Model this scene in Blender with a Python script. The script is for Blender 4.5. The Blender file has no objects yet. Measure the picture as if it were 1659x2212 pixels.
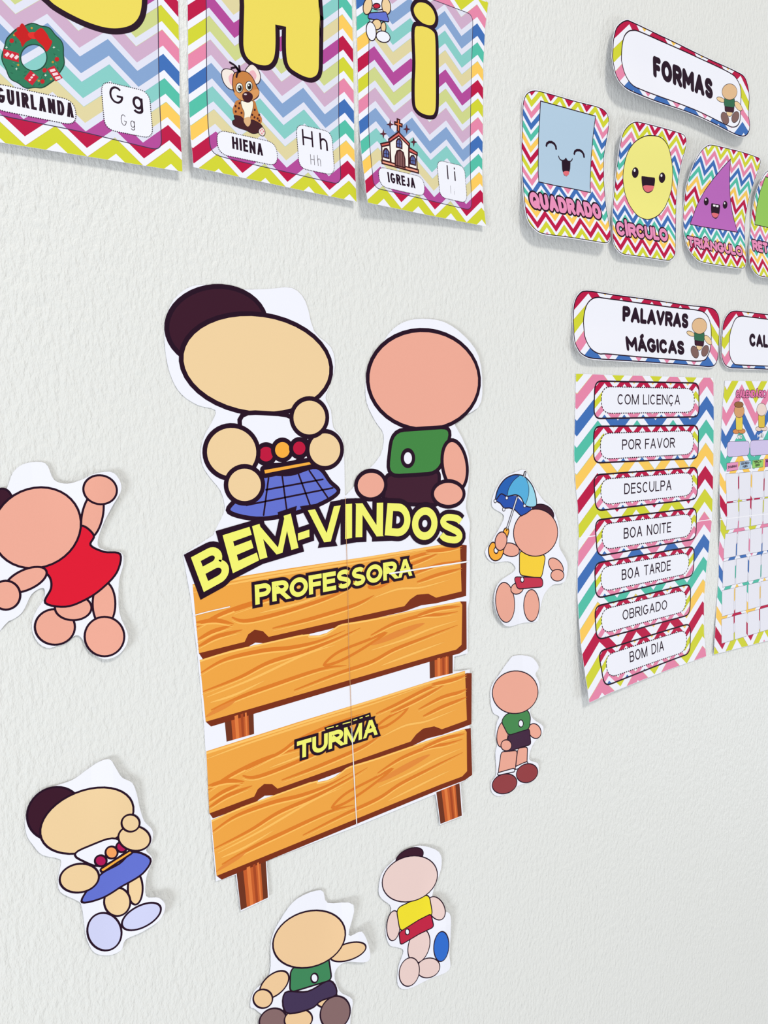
import bpy, bmesh, math, random
from mathutils import Matrix, Vector
from mathutils.geometry import tessellate_polygon

random.seed(4)
SC = bpy.context.scene
COL = SC.collection

# ---------------------------------------------------------------- camera
# the wall is the plane y = 0; wall coordinates are millimetres, x to the right and y downwards from the
# point of the wall straight in front of the lens
FPX, CX, CY = 1660.0, 829.5, 1106.0
DIST = 831.0
ZC = 2.2
def rot_wall_cam(a, b, g):
    rx = Matrix.Rotation(a, 3, 'X'); ry = Matrix.Rotation(b, 3, 'Y'); rz = Matrix.Rotation(g, 3, 'Z')
    return rz @ rx @ ry
RW = rot_wall_cam(math.radians(5.692), math.radians(-34.657), math.radians(-1.230))
def w2w(v): return Vector((v[0], v[2], -v[1]))
cam = bpy.data.cameras.new('camera')
cam.sensor_fit = 'VERTICAL'; cam.sensor_height = 24.0; cam.lens = FPX / 2212.0 * 24.0
cam.clip_start = 0.02; cam.clip_end = 50
camo = bpy.data.objects.new('camera', cam); COL.objects.link(camo)
X = w2w(RW[0]); Y = -w2w(RW[1]); Z = -w2w(RW[2])
camo.matrix_world = Matrix(((X.x, Y.x, Z.x, 0), (X.y, Y.y, Z.y, -DIST / 1000), (X.z, Y.z, Z.z, ZC), (0, 0, 0, 1)))
SC.camera = camo

# ---------------------------------------------------------------- light
SC.view_settings.view_transform = 'Standard'; SC.view_settings.look = 'None'
SC.view_settings.gamma = 1.0; SC.view_settings.use_curve_mapping = False
SC.view_settings.exposure = 0.05
world = bpy.data.worlds.new('world'); SC.world = world; world.use_nodes = True
bg = world.node_tree.nodes['Background']
bg.inputs[0].default_value = (0.98, 0.99, 1.0, 1); bg.inputs[1].default_value = 0.555
def area(name, loc, target, sx, sy, power, col):
    l = bpy.data.lights.new(name, 'AREA'); l.shape = 'RECTANGLE'; l.size = sx; l.size_y = sy
    l.energy = power; l.color = col
    o = bpy.data.objects.new(name, l); COL.objects.link(o)
    o.location = loc
    d = Vector(target) - Vector(loc)
    o.rotation_euler = d.to_track_quat('-Z', 'Y').to_euler()
    return o
area('skylight', (0.9, -8.0, 9.5), (0.9, 0, 2.0), 2.6, 1.8, 500, (1.0, 0.965, 0.89))
area('window_daylight', (-4.4, -2.5, 1.05), (0.5, 0, 1.85), 1.3, 1.4, 160, (0.86, 0.93, 1.0))
area('floor_bounce_fill', (5.6, -3.4, 0.3), (1.2, 0, 1.3), 1.8, 1.4, 52, (0.80, 0.90, 1.0))  # added low fill on the right, standing in for light bounced off the floor

# ---------------------------------------------------------------- colours and materials
KEXP = 1.10
def lin(c):
    c = c / 255.0
    return c / 12.92 if c <= 0.04045 else ((c + 0.055) / 1.055) ** 2.4
def rgb(c): return tuple(min(0.9, lin(v) / KEXP) for v in c) + (1.0,)
MATS = {}
def mat(name, c, rough=0.55, spec=0.10):
    key = (name, c)
    if key in MATS: return MATS[key]
    m = bpy.data.materials.new(name); m.use_nodes = True
    nt = m.node_tree; b = nt.nodes['Principled BSDF']
    tc = nt.nodes.new('ShaderNodeTexCoord'); no = nt.nodes.new('ShaderNodeTexNoise')
    no.inputs['Scale'].default_value = 900.0; no.inputs['Detail'].default_value = 1.0
    mx = nt.nodes.new('ShaderNodeMix'); mx.data_type = 'RGBA'
    r = rgb(c)
    mx.inputs[6].default_value = tuple(v * 0.975 for v in r[:3]) + (1,)
    mx.inputs[7].default_value = tuple(min(0.92, v * 1.02) for v in r[:3]) + (1,)
    nt.links.new(tc.outputs['Object'], no.inputs['Vector'])
    nt.links.new(no.outputs['Fac'], mx.inputs[0])
    nt.links.new(mx.outputs[2], b.inputs['Base Color'])
    b.inputs['Roughness'].default_value = rough; b.inputs['Specular IOR Level'].default_value = spec
    MATS[key] = m
    return m
CRIMSON = (188, 16, 68); LIME = (209, 211, 52); PINK = (230, 134, 168); BLUE = (62, 110, 182)
TEAL = (82, 190, 166); AMBER = (250, 202, 92)
SEQ = [BLUE, TEAL, AMBER, CRIMSON, LIME, PINK]
VEIL = [(132, 162, 205), (134, 202, 196), (222, 210, 160), (178, 72, 152), (205, 212, 138), (206, 172, 200)]
WHITE = (240, 240, 249); INK = (36, 8, 32); YELLOW = (236, 216, 92); NEON = (241, 240, 112)
SKIN = (238, 206, 158); ROSE = (236, 168, 148); PALE = (234, 206, 200); HAIR = (58, 20, 40)
GREEN = (66, 134, 66); DENIM = (98, 112, 205); RED = (222, 24, 50); ORANGE = (246, 172, 62)

def chevron(name, seq, white, u0, v0, period, amp, pitch, frac):
    m = bpy.data.materials.new(name); m.use_nodes = True
    nt = m.node_tree; N = nt.nodes; L = nt.links
    b = N['Principled BSDF']; b.inputs['Roughness'].default_value = 0.55; b.inputs['Specular IOR Level'].default_value = 0.10
    uv = N.new('ShaderNodeUVMap'); uv.uv_map = 'print'
    sp = N.new('ShaderNodeSeparateXYZ'); L.new(uv.outputs[0], sp.inputs[0])
    def M(op, a, bb=None):
        n = N.new('ShaderNodeMath'); n.operation = op
        for i, x in enumerate((a, bb)):
            if x is None: continue
            if isinstance(x, (int, float)): n.inputs[i].default_value = x
            else: L.new(x, n.inputs[i])
        return n.outputs[0]
    a = M('DIVIDE', M('SUBTRACT', sp.outputs[0], u0), period)
    tri = M('MULTIPLY', M('PINGPONG', a, 0.5), 2.0)
    t = M('DIVIDE', M('SUBTRACT', M('SUBTRACT', sp.outputs[1], v0), M('MULTIPLY', tri, amp)), pitch)
    fr = M('FLOORED_MODULO', t, 1.0)
    ix = M('DIVIDE', M('FLOORED_MODULO', t, 6.0), 6.0)
    cr = N.new('ShaderNodeValToRGB'); cr.color_ramp.interpolation = 'CONSTANT'
    el = cr.color_ramp.elements
    while len(el) < 6: el.new(0.5)
    for k in range(6):
        el[k].position = k / 6.0
    for k in range(6):
        el[k].color = rgb(seq[k])
    L.new(ix, cr.inputs[0])
    mx = N.new('ShaderNodeMix'); mx.data_type = 'RGBA'
    L.new(M('GREATER_THAN', fr, frac), mx.inputs[0])
    L.new(cr.outputs[0], mx.inputs[6]); mx.inputs[7].default_value = rgb(white)
    L.new(mx.outputs[2], b.inputs['Base Color'])
    return m
def rolled(first, seq=SEQ):
    i = SEQ.index(first); return seq[i:] + seq[:i]

# ---------------------------------------------------------------- 2-D shapes
def crop(x0, y0, s): return lambda x, y: (x0 + x / s, y0 + y / s)
K1 = crop(0, 0, 3.95); K2 = crop(390, 0, 4.1475); K3 = crop(750, 0, 4.425); K4 = crop(1100, 0, 2.968)
K5 = crop(1110, 180, 4.484); K6 = crop(1300, 240, 4.621); K7 = crop(1220, 600, 3.779); K8 = crop(1230, 980, 3.867)
B1 = crop(380, 1040, 2.5136); B2 = crop(400, 1360, 2.592); B3 = crop(420, 1640, 2.676)
M1 = crop(340, 590, 3.75); C1 = crop(720, 620, 3.95); R1 = crop(0, 980, 4.81); S1 = crop(40, 1620, 4.879)
L8 = crop(520, 1800, 3.456); U1 = crop(1030, 1000, 5.976); W2 = crop(1030, 1390, 6.319); CA = crop(1520, 780, 3.455)
ID = lambda x, y: (x, y)

def ray(px, py):
    d = RW.transposed() @ Vector((px - CX, py - CY, FPX))
    return d.x / d.z, d.y / d.z
def on_wall(px, py, h=0.0):
    a, b = ray(px, py); return a * (DIST - h), b * (DIST - h)

def ell(cx, cy, rx, ry, rot=0.0, n=40, a0=0.0, a1=360.0):
    c, s = math.cos(math.radians(rot)), math.sin(math.radians(rot))
    full = abs(a1 - a0) >= 359.9
    out = []
    for i in range(n if full else n + 1):
        t = math.radians(a0 + (a1 - a0) * i / n)
        x, y = rx * math.cos(t), ry * math.sin(t)
        out.append((cx + x * c - y * s, cy + x * s + y * c))
    return out
def smooth(p, closed=True, k=5):
    n = len(p); out = []
    rng = range(n if closed else n - 1)
    for i in rng:
        g = (lambda j: p[j % n]) if closed else (lambda j: p[max(0, min(n - 1, j))])
        a, b, c, d = g(i - 1), g(i), g(i + 1), g(i + 2)
        for q in range(k):
            t = q / k
            out.append(tuple(0.5 * (2 * b[m] + (c[m] - a[m]) * t + (2 * a[m] - 5 * b[m] + 4 * c[m] - d[m]) * t * t
                                    + (3 * b[m] - a[m] - 3 * c[m] + d[m]) * t ** 3) for m in (0, 1)))
    if not closed: out.append(p[-1])
    return out
def rpoly(p, r, k=5):
    n = len(p); out = []
    for i in range(n):
        a, b, c = Vector(p[i - 1]), Vector(p[i]), Vector(p[(i + 1) % n])
        da, dc = (a - b), (c - b)
        ra = min(r, da.length * 0.48); rc = min(r, dc.length * 0.48)
        s, e = b + da.normalized() * ra, b + dc.normalized() * rc
        for q in range(k + 1):
            t = q / k
            v = s * (1 - t) ** 2 * 1.0 + b * 2 * t * (1 - t) + e * t * t
            out.append((v.x, v.y))
    return out
def rrect(x0, y0, x1, y1, r, k=6): return rpoly([(x0, y0), (x1, y0), (x1, y1), (x0, y1)], r, k)
def signed(p): return 0.5 * sum(p[i - 1][0] * p[i][1] - p[i][0] * p[i - 1][1] for i in range(len(p)))
def inset(p, d):
    n = len(p); sg = 1 if signed(p) > 0 else -1; out = []
    for i in range(n):
        a, b, c = Vector(p[i - 1]), Vector(p[i]), Vector(p[(i + 1) % n])
        t = (c - a)
        if t.length < 1e-9: continue
        t.normalize(); nn = Vector((-t.y, t.x)) * sg
        out.append((b.x + nn.x * d, b.y + nn.y * d))
    return out
def dedupe(p, eps=1e-6):
    out = []
    for q in p:
        if not out or math.hypot(q[0] - out[-1][0], q[1] - out[-1][1]) > eps: out.append(tuple(q))
    return out
def stroke(p, w, closed=False, cap='round', ext=0.0, taper=None):
    """convex polygons that make up a drawn line"""
    p = dedupe(p); r = w / 2.0
    if closed and math.hypot(p[0][0] - p[-1][0], p[0][1] - p[-1][1]) < 1e-6: p = p[:-1]
    n = len(p); P = [Vector(q) for q in p]
    if not closed and cap == 'square':
        P[0] = P[0] + (P[0] - P[1]).normalized() * (r + ext); P[-1] = P[-1] + (P[-1] - P[-2]).normalized() * (r + ext)
    Lf, Rt = [], []
    for i in range(n):
        if closed: d0, d1 = P[i] - P[i - 1], P[(i + 1) % n] - P[i]
        else:
            d0 = P[i] - P[i - 1] if i > 0 else P[1] - P[0]
            d1 = P[i + 1] - P[i] if i < n - 1 else P[-1] - P[-2]
        d0 = d0.normalized(); d1 = d1.normalized()
        t = d0 + d1
        if t.length < 1e-6: t = d0
        t.normalize(); m = Vector((-t.y, t.x))
        cs = max(0.45, m.dot(Vector((-d0.y, d0.x))))
        rr = r * (taper(i / (n - 1)) if taper else 1.0)
        il = ir = rr / cs
        if closed or 0 < i < n - 1:
            l = 0.5 * ((P[i] - P[i - 1]).length + (P[(i + 1) % n] - P[i]).length)
            th = math.acos(max(-1.0, min(1.0, d0.dot(d1))))
            if th > 1e-4 and n > 3:
                lim = max(1e-5, 0.96 * l / (2 * math.sin(th / 2)))
                if d0.x * d1.y - d0.y * d1.x > 0: il = min(il, lim)
                else: ir = min(ir, lim)
        Lf.append(P[i] + m * il); Rt.append(P[i] - m * ir)
    polys = []
    for i in range(n if closed else n - 1):
        j = (i + 1) % n
        polys.append([tuple(Lf[i]), tuple(Lf[j]), tuple(Rt[j]), tuple(Rt[i])])
    if not closed and cap == 'round':
        for e, f in ((0, 1), (-1, -2)):
            d = (P[e] - P[f]).normalized(); a = math.atan2(d.y, d.x)
            polys.append([(P[e].x + r * math.cos(a + t * math.pi / 8), P[e].y + r * math.sin(a + t * math.pi / 8)) for t in range(-4, 5)])
    return polys
def clip_band(poly, lo, hi):
    for ax, lim, sg in ((1, lo, 1), (1, hi, -1)):
        out = []
        for i in range(len(poly)):
            a, b = poly[i - 1], poly[i]
            fa, fb = (a[ax] - lim) * sg, (b[ax] - lim) * sg
            if (fa >= 0) != (fb >= 0):
                t = fa / (fa - fb); out.append((a[0] + (b[0] - a[0]) * t, a[1] + (b[1] - a[1]) * t))
            if fb >= 0: out.append(b)
        poly = out
        if len(poly) < 3: return None
    return poly
def dashes(p, on, off, w, closed=True):
    q = p + [p[0]] if closed else p
    out = []; s = 0.0; per = on + off
    for i in range(len(q) - 1):
        a, b = Vector(q[i]), Vector(q[i + 1]); l = (b - a).length
        if l < 1e-6: continue
        d = (b - a) / l; m = Vector((-d.y, d.x)) * w / 2
        k = math.floor(s / per) * per
        while k < s + l:
            x0, x1 = max(k, s), min(k + on, s + l)
            if x1 - x0 > 0.02:
                u, v = a + d * (x0 - s), a + d * (x1 - s)
                out.append([tuple(u + m), tuple(v + m), tuple(v - m), tuple(u - m)])
            k += per
        s += l
    return out

# ---------------------------------------------------------------- letters drawn as strokes (box 0..1, y upwards)
def AR(cx, cy, rx, ry, a0, a1, n=12): return ell(cx, cy, rx, ry, 0, n, a0, a1)
_S = smooth([(0.90, 0.88), (0.74, 0.98), (0.5, 1.0), (0.18, 0.95), (0.04, 0.77), (0.16, 0.60), (0.5, 0.50), (0.84, 0.40), (0.97, 0.23), (0.82, 0.05), (0.5, 0.0), (0.24, 0.03), (0.08, 0.14)], False, 4)
_B1 = [(0, 1), (0.5, 1)] + AR(0.6, 0.765, 0.32, 0.235, 90, -90) + [(0.5, 0.53), (0, 0.53)]
_B2 = [(0, 0.53), (0.55, 0.53)] + AR(0.62, 0.265, 0.38, 0.265, 90, -90) + [(0.55, 0), (0, 0)]
_P = [(0, 1), (0.55, 1)] + AR(0.6, 0.73, 0.4, 0.27, 90, -90) + [(0.55, 0.46), (0, 0.46)]
_C = AR(0.5, 0.5, 0.5, 0.5, 42, 318, 26)
GL = {
 'A': (0.80, [[(0, 0), (0.5, 1)], [(0.5, 1), (1, 0)], [(0.2, 0.32), (0.8, 0.32)]]),
 'B': (0.70, [[(0, 0), (0, 1)], _B1, _B2]),
 'C': (0.76, [_C]),
 'D': (0.76, [[(0, 0), (0, 1)], [(0, 1), (0.4, 1)] + AR(0.45, 0.5, 0.55, 0.5, 90, -90, 18) + [(0.4, 0), (0, 0)]]),
 'E': (0.62, [[(0, 0), (0, 1)], [(0, 1), (1, 1)], [(0, 0.52), (0.9, 0.52)], [(0, 0), (1, 0)]]),
 'F': (0.60, [[(0, 0), (0, 1)], [(0, 1), (1, 1)], [(0, 0.5), (0.88, 0.5)]]),
 'G': (0.80, [AR(0.5, 0.5, 0.5, 0.5, 45, 350, 28), [(0.62, 0.43), (0.98, 0.43)]]),
 'H': (0.76, [[(0, 0), (0, 1)], [(1, 0), (1, 1)], [(0, 0.52), (1, 0.52)]]),
 'I': (0.0, [[(0.5, 0), (0.5, 1)]]),
 'J': (0.56, [[(1, 1), (1, 0.3)] + AR(0.5, 0.28, 0.5, 0.28, 0, -165)]),
 'L': (0.58, [[(0, 1), (0, 0)], [(0, 0), (1, 0)]]),
 'M': (0.92, [[(0, 0), (0, 1)], [(0, 1), (0.5, 0.0)], [(0.5, 0.0), (1, 1)], [(1, 1), (1, 0)]]),
 'N': (0.78, [[(0, 0), (0, 1)], [(0, 1), (1, 0)], [(1, 0), (1, 1)]]),
 'O': (0.82, [AR(0.5, 0.5, 0.5, 0.5, 0, 360, 32)]),
 'P': (0.68, [[(0, 0), (0, 1)], _P]),
 'Q': (0.84, [AR(0.5, 0.5, 0.5, 0.5, 0, 360, 32), [(0.6, 0.3), (1.0, -0.03)]]),
 'R': (0.72, [[(0, 0), (0, 1)], _P, [(0.5, 0.46), (1, 0)]]),
 'S': (0.68, [_S]),
 'T': (0.68, [[(0, 1), (1, 1)], [(0.5, 1), (0.5, 0)]]),
 'U': (0.74, [[(0, 1), (0, 0.42)] + AR(0.5, 0.42, 0.5, 0.42, 180, 360, 16) + [(1, 1)]]),
 'V': (0.78, [[(0, 1), (0.5, 0)], [(0.5, 0), (1, 1)]]),
 '-': (0.40, [[(0.05, 0.42), (0.95, 0.42)]]),
 'g': (0.52, [AR(0.5, 0.32, 0.48, 0.34, 0, 360, 24), [(0.98, 0.66), (0.98, -0.1)] + AR(0.5, -0.1, 0.48, 0.2, 0, -160)]),
 'h': (0.52, [[(0, 0), (0, 1)], AR(0.5, 0.42, 0.5, 0.26, 180, 0, 14) + [(1, 0)]]),
 'i': (0.0, [[(0.5, 0), (0.5, 0.66)], [(0.5, 0.93), (0.5, 0.97)]]),
}
def accent(base, extra): GL_b = GL[base]; return (GL_b[0], GL_b[1] + extra)
GL['Ç'] = accent('C', [[(0.52, -0.06), (0.6, -0.16), (0.42, -0.26)]])
GL['Á'] = accent('A', [[(0.45, 1.22), (0.66, 1.36)]])
GL['Í'] = accent('I', [[(0.4, 1.22), (0.9, 1.38)]])
GL['Â'] = accent('A', [[(0.25, 1.2), (0.5, 1.36)], [(0.5, 1.36), (0.75, 1.2)]])
GL['Ê'] = accent('E', [[(0.2, 1.2), (0.5, 1.36)], [(0.5, 1.36), (0.8, 1.2)]])

def glyph(ch, W, wgt, style, extra=0.0):
    """polygon lists (one per stroke) in a box W wide and 1 high"""
    res = []
    for s in GL[ch][1]:
        if ch == 'M' and style == 'round': s = [(x, 0.34 if x == 0.5 else y) for x, y in s]
        q = [(wgt / 2 + x * (W - wgt), wgt / 2 + y * (1 - wgt)) for x, y in s]
        if style == 'block' and ch in 'AVMNÁÂ' and len(s) == 2 and abs(s[0][0] - s[1][0]) > 1e-3 and {s[0][1], s[1][1]} == {0, 1}:
            i_ = wgt * (0.56 if ch not in 'MN' else 0.42)
            q = [(i_ + x * (W - 2 * i_), y) for x, y in s]
        closed = len(q) > 20 and math.hypot(q[0][0] - q[-1][0], q[0][1] - q[-1][1]) < 1e-4
        if len(q) > 30 and ch in 'OQ': closed = True
        if style == 'round':
            res.append(stroke(q, wgt + 2 * extra, closed, 'round'))
        else:
            diag = len(q) == 2 and abs(q[0][0] - q[1][0]) > 1e-3 and abs(q[0][1] - q[1][1]) > 1e-3
            w_ = wgt * ({'M': 0.72, 'N': 0.85}.get(ch, 0.9) if diag and wgt > 0.2 else 1.0)
            if len(q) > 2 and not closed and ch in 'SCGJÇg': st = stroke(q, wgt + 2 * extra, False, 'butt')
            else: st = stroke(q, w_ + 2 * extra, closed, 'square', wgt * 0.9 if diag else 0.0)
            if ch.islower() or max(y for _, y in s) > 1.05 or min(y for _, y in s) < -0.05:
                res.append(st)
            else:
                st = [clip_band(x, -extra, 1 + extra) for x in st]
                res.append([x for x in st if x])
    return res

# ---------------------------------------------------------------- sheets of paper on the wall
def sstep(a, b, x):
    t = max(0.0, min(1.0, (x - a) / (b - a))); return t * t * (3 - 2 * t)
def empty(name, loc):
    o = bpy.data.objects.new(name, None); o.empty_display_size = 0.03; COL.objects.link(o); o.location = loc
    return o

class Sheet:
    """a paper thing: local millimetres (u to the right, v downwards) on the wall, standing off the wall by lift(u, v)"""
    def __init__(s, name, label, cat, x0, y0, lift, cell=24.0, group=None, centre=(0, 0)):
        s.x0, s.y0, s.liftf, s.cell, s.cache = x0, y0, lift, cell, {}
        s.loc = Vector(((x0 + centre[0]) / 1000, -0.001, ZC - (y0 + centre[1]) / 1000))
        s.root = empty(name, s.loc)
        s.root['label'] = label; s.root['category'] = cat
        if group: s.root['group'] = group
    def node(s, i, j):
        k = (i, j)
        if k not in s.cache: s.cache[k] = s.liftf(i * s.cell, j * s.cell)
        return s.cache[k]
    def lift(s, u, v):
        c = s.cell; i, j = math.floor(u / c), math.floor(v / c); a, b = u / c - i, v / c - j
        h00, h11 = s.node(i, j), s.node(i + 1, j + 1)
        if a >= b:
            h10 = s.node(i + 1, j); return h00 + (h10 - h00) * a + (h11 - h10) * b
        h01 = s.node(i, j + 1); return h00 + (h01 - h00) * b + (h11 - h01) * a
    def L(s, px, py):
        h = 0.0
        for _ in range(6):
            x, y = on_wall(px, py, h); u, v = x - s.x0, y - s.y0; h = s.lift(u, v)
        return (u, v)
    def tr(s, pts, K=ID): return [s.L(*K(x, y)) for x, y in pts]
    def build(s, name, prims, m, parent=None, thick=0.0, uvo=(0, 0), stuff=False, fan=0.0):
        """prims: list of (list of convex or simple polygons, height above the sheet in mm)"""
        bm = bmesh.new()
        us, vs = [], []
        for polys, z in prims:
            for pk_, poly in enumerate(polys):
                holes = isinstance(poly, tuple)
                loops = list(poly) if holes else [poly]
                loops = [dedupe(l) for l in loops]
                if any(len(l) < 3 for l in loops): continue
                flat = [p for l in loops for p in l]
                bv = [bm.verts.new((p[0], p[1], z + fan * pk_)) for p in flat]
                us += [p[0] for p in flat]; vs += [p[1] for p in flat]
                for t in tessellate_polygon([[Vector((p[0], p[1], 0)) for p in l] for l in loops]):
                    if len(set(t)) < 3: continue
                    try: f = bm.faces.new([bv[i] for i in t])
                    except ValueError: pass
        bmesh.ops.remove_doubles(bm, verts=bm.verts[:], dist=1e-5)
        bmesh.ops.recalc_face_normals(bm, faces=bm.faces[:])
        bm.normal_update()
        for f in bm.faces:
            if f.normal.z < 0: f.normal_flip()
        c = s.cell
        def cut(co, no): bmesh.ops.bisect_plane(bm, geom=bm.verts[:] + bm.edges[:] + bm.faces[:], plane_co=co, plane_no=no, dist=1e-6)
        for k in range(math.ceil(min(us) / c), math.floor(max(us) / c) + 1): cut((k * c, 0, 0), (1, 0, 0))
        for k in range(math.ceil(min(vs) / c), math.floor(max(vs) / c) + 1): cut((0, k * c, 0), (0, 1, 0))
        lo = min(v.co.x - v.co.y for v in bm.verts); hi = max(v.co.x - v.co.y for v in bm.verts)
        for k in range(math.ceil(lo / c), math.floor(hi / c) + 1): cut((k * c, 0, 0), (1, -1, 0))
        if thick:
            r = bmesh.ops.extrude_face_region(bm, geom=bm.faces[:])
            nv = {g for g in r['geom'] if isinstance(g, bmesh.types.BMVert)}
            for v in nv: v.co.z += thick
        uvl = bm.loops.layers.uv.new('print')
        for f in bm.faces:
            f.smooth = True
            for lp in f.loops: lp[uvl].uv = (lp.vert.co.x - uvo[0], lp.vert.co.y - uvo[1])
        nors = []
        for v in bm.verts:
            u, w, z = v.co
            e = c * 0.5
            hx = (s.liftf(u + e, w) - s.liftf(u - e, w)) / (2 * e); hy = (s.liftf(u, w + e) - s.liftf(u, w - e)) / (2 * e)
            nors.append(Vector((-hx, -1, hy)).normalized())
            h = s.lift(u, w) + z
            v.co = Vector(((s.x0 + u) / 1000, -h / 1000, ZC - (s.y0 + w) / 1000)) - s.loc
        if thick: bmesh.ops.recalc_face_normals(bm, faces=bm.faces[:])
        else:
            bm.normal_update()
            for f in bm.faces:
                if f.normal.y > 0: f.normal_flip()
        me = bpy.data.meshes.new(name); bm.to_mesh(me); bm.free()
        me.materials.append(m)
        if not thick and len(nors) == len(me.vertices): me.normals_split_custom_set_from_vertices(nors)
        else:
            for p in me.polygons: p.use_smooth = False
        o = bpy.data.objects.new(name, me); COL.objects.link(o); o.parent = parent or s.root
        if stuff: o['kind'] = 'stuff'
        return o
    # ---- ready-made pieces
    def paper(s, contour, name='paper', c=WHITE, th=0.3):
        return s.build(name, [([contour], -th)], mat('paper', c, 0.55), thick=th)
    def fill(s, name, pts, c, z, parent=None, m=None, uvo=(0, 0)):
        return s.build(name, [([pts], z)], m or mat('print', c), parent, uvo=uvo)
    def line(s, name, pts, w, c, z, closed=False, parent=None, cap='round', taper=None):
        return s.build(name, [(stroke(pts, w, closed, cap, taper=taper), z)], mat('print', c), parent, fan=0.00113 if taper else 0.0)
    def blob(s, name, pts, c, z, ow=1.6, parent=None, oc=INK):
        """a filled shape with its own dark outline as a sub-part (or, under a parent, the two as one level)"""
        o = s.fill(name, pts, c, z, parent)
        s.line('outline', pts, ow, oc, z + 0.012, True, o if parent is None else parent)
        return o
    def letters(s, txt, A, B, height, wgt, style, c, z, parent=None, out=0.0, oc=INK, gap=0.14, space=0.36, shear=0.0, oname='letter_outline'):
        A, B = Vector(A), Vector(B); d = (B - A); length = d.length; d.normalize(); up = Vector((d.y, -d.x))
        wf = [GL[ch][0] if ch != ' ' else None for ch in txt]
        fixed = sum((wgt if w == 0.0 else 0.0) if w is not None else space for w in wf) + gap * (len(txt) - 1)
        var = sum(w for w in wf if w)
        k = (length / height - fixed) / var if var else 1.0
        x = 0.0
        for ci, (ch, w) in enumerate(zip(txt, wf)):
            if w is None: x += space + gap; continue
            W = wgt if w == 0.0 else w * k
            def mp(p): q = A + d * ((x + p[0] + shear * p[1]) * height) + up * (p[1] * height); return (q.x, q.y)
            g = glyph(ch, W, wgt, style)
            lo = s.build('letter', [([[mp(p) for p in poly] for poly in st], z + 0.006 * (ci % 2) + 0.012 * i) for i, st in enumerate(g)], mat('print', c), parent, fan=0.002 if wgt > 0.2 else 0.0)
            if out:
                g = glyph(ch, W, wgt, style, out)
                s.build(oname, [([[mp(p) for p in poly] for poly in st], z - 0.24 + 0.06 * (ci % 3) + 0.012 * i) for i, st in enumerate(g)], mat('print', oc), parent, fan=0.002)
            x += W + gap
    def glyph_quad(s, ch, quad, wgt, style, c, z, out, oc=INK, parent=None, ci=0):
        tl, t_r, bl, br = [Vector(q) for q in quad]
        H = ((tl - bl).length + (t_r - br).length) / 2; Wd = ((t_r - tl).length + (br - bl).length) / 2
        W = Wd / H
        def mp(p):
            a, b = p[0] / W, p[1]
            q = (bl * (1 - a) + br * a) * (1 - b) + (tl * (1 - a) + t_r * a) * b
            return (q.x, q.y)
        wg = min(wgt, W)
        o = s.build('letter', [([[mp(p) for p in poly] for poly in st], z + 0.012 * i) for i, st in enumerate(glyph(ch, W, wg, style))], mat('print', c), parent, fan=0.002)
        s.build('letter_outline', [([[mp(p) for p in poly] for poly in st], z - 0.24 + 0.06 * (ci % 3) + 0.012 * i) for i, st in enumerate(glyph(ch, W, wg, style, out))], mat('print', oc), parent, fan=0.002)
        return o
    def dist(s, K, a, b): return (Vector(s.L(*K(*a))) - Vector(s.L(*K(*b)))).length

# ---------------------------------------------------------------- the wall
def build_wall():
    bm = bmesh.new()
    bmesh.ops.create_cube(bm, size=1.0)
    for v in bm.verts: v.co = Vector((0.6 + v.co.x * 7.0, 0.06 + v.co.y * 0.12, 1.75 + v.co.z * 3.5))
    me = bpy.data.meshes.new('wall_back'); bm.to_mesh(me); bm.free()
    m = bpy.data.materials.new('painted_plaster'); m.use_nodes = True
    nt = m.node_tree; N = nt.nodes; L = nt.links; b = N['Principled BSDF']
    tc = N.new('ShaderNodeTexCoord'); mp = N.new('ShaderNodeMapping'); L.new(tc.outputs['Object'], mp.inputs[0])
    mp.inputs['Scale'].default_value = (1.0, 1.0, 0.5)
    def noise(scale, det, rough=0.5):
        n = N.new('ShaderNodeTexNoise'); n.inputs['Scale'].default_value = scale; n.inputs['Detail'].default_value = det
        n.inputs['Roughness'].default_value = rough; L.new(mp.outputs[0], n.inputs['Vector']); return n.outputs['Fac']
    n1, n2, n3 = noise(170, 3.0, 0.6), noise(38, 2.0), noise(3.0, 3.0)
    add = N.new('ShaderNodeMath'); add.operation = 'MULTIPLY_ADD'; L.new(n2, add.inputs[0]); add.inputs[1].default_value = 0.35; L.new(n1, add.inputs[2])
    bu = N.new('ShaderNodeBump'); bu.inputs['Strength'].default_value = 0.85; bu.inputs['Distance'].default_value = 0.0028
    L.new(add.outputs[0], bu.inputs['Height']); L.new(bu.outputs[0], b.inputs['Normal'])
    mx = N.new('ShaderNodeMix'); mx.data_type = 'RGBA'; L.new(n3, mx.inputs[0])
    mx.inputs[6].default_value = rgb((228, 228, 224)); mx.inputs[7].default_value = rgb((230, 230, 227))
    L.new(mx.outputs[2], b.inputs['Base Color'])
    b.inputs['Roughness'].default_value = 0.42; b.inputs['Specular IOR Level'].default_value = 0.4
    me.materials.append(m)
    o = bpy.data.objects.new('wall_back', me); COL.objects.link(o)
    o['kind'] = 'structure'; o['label'] = 'white painted plaster wall with fine orange peel texture'
build_wall()

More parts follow.
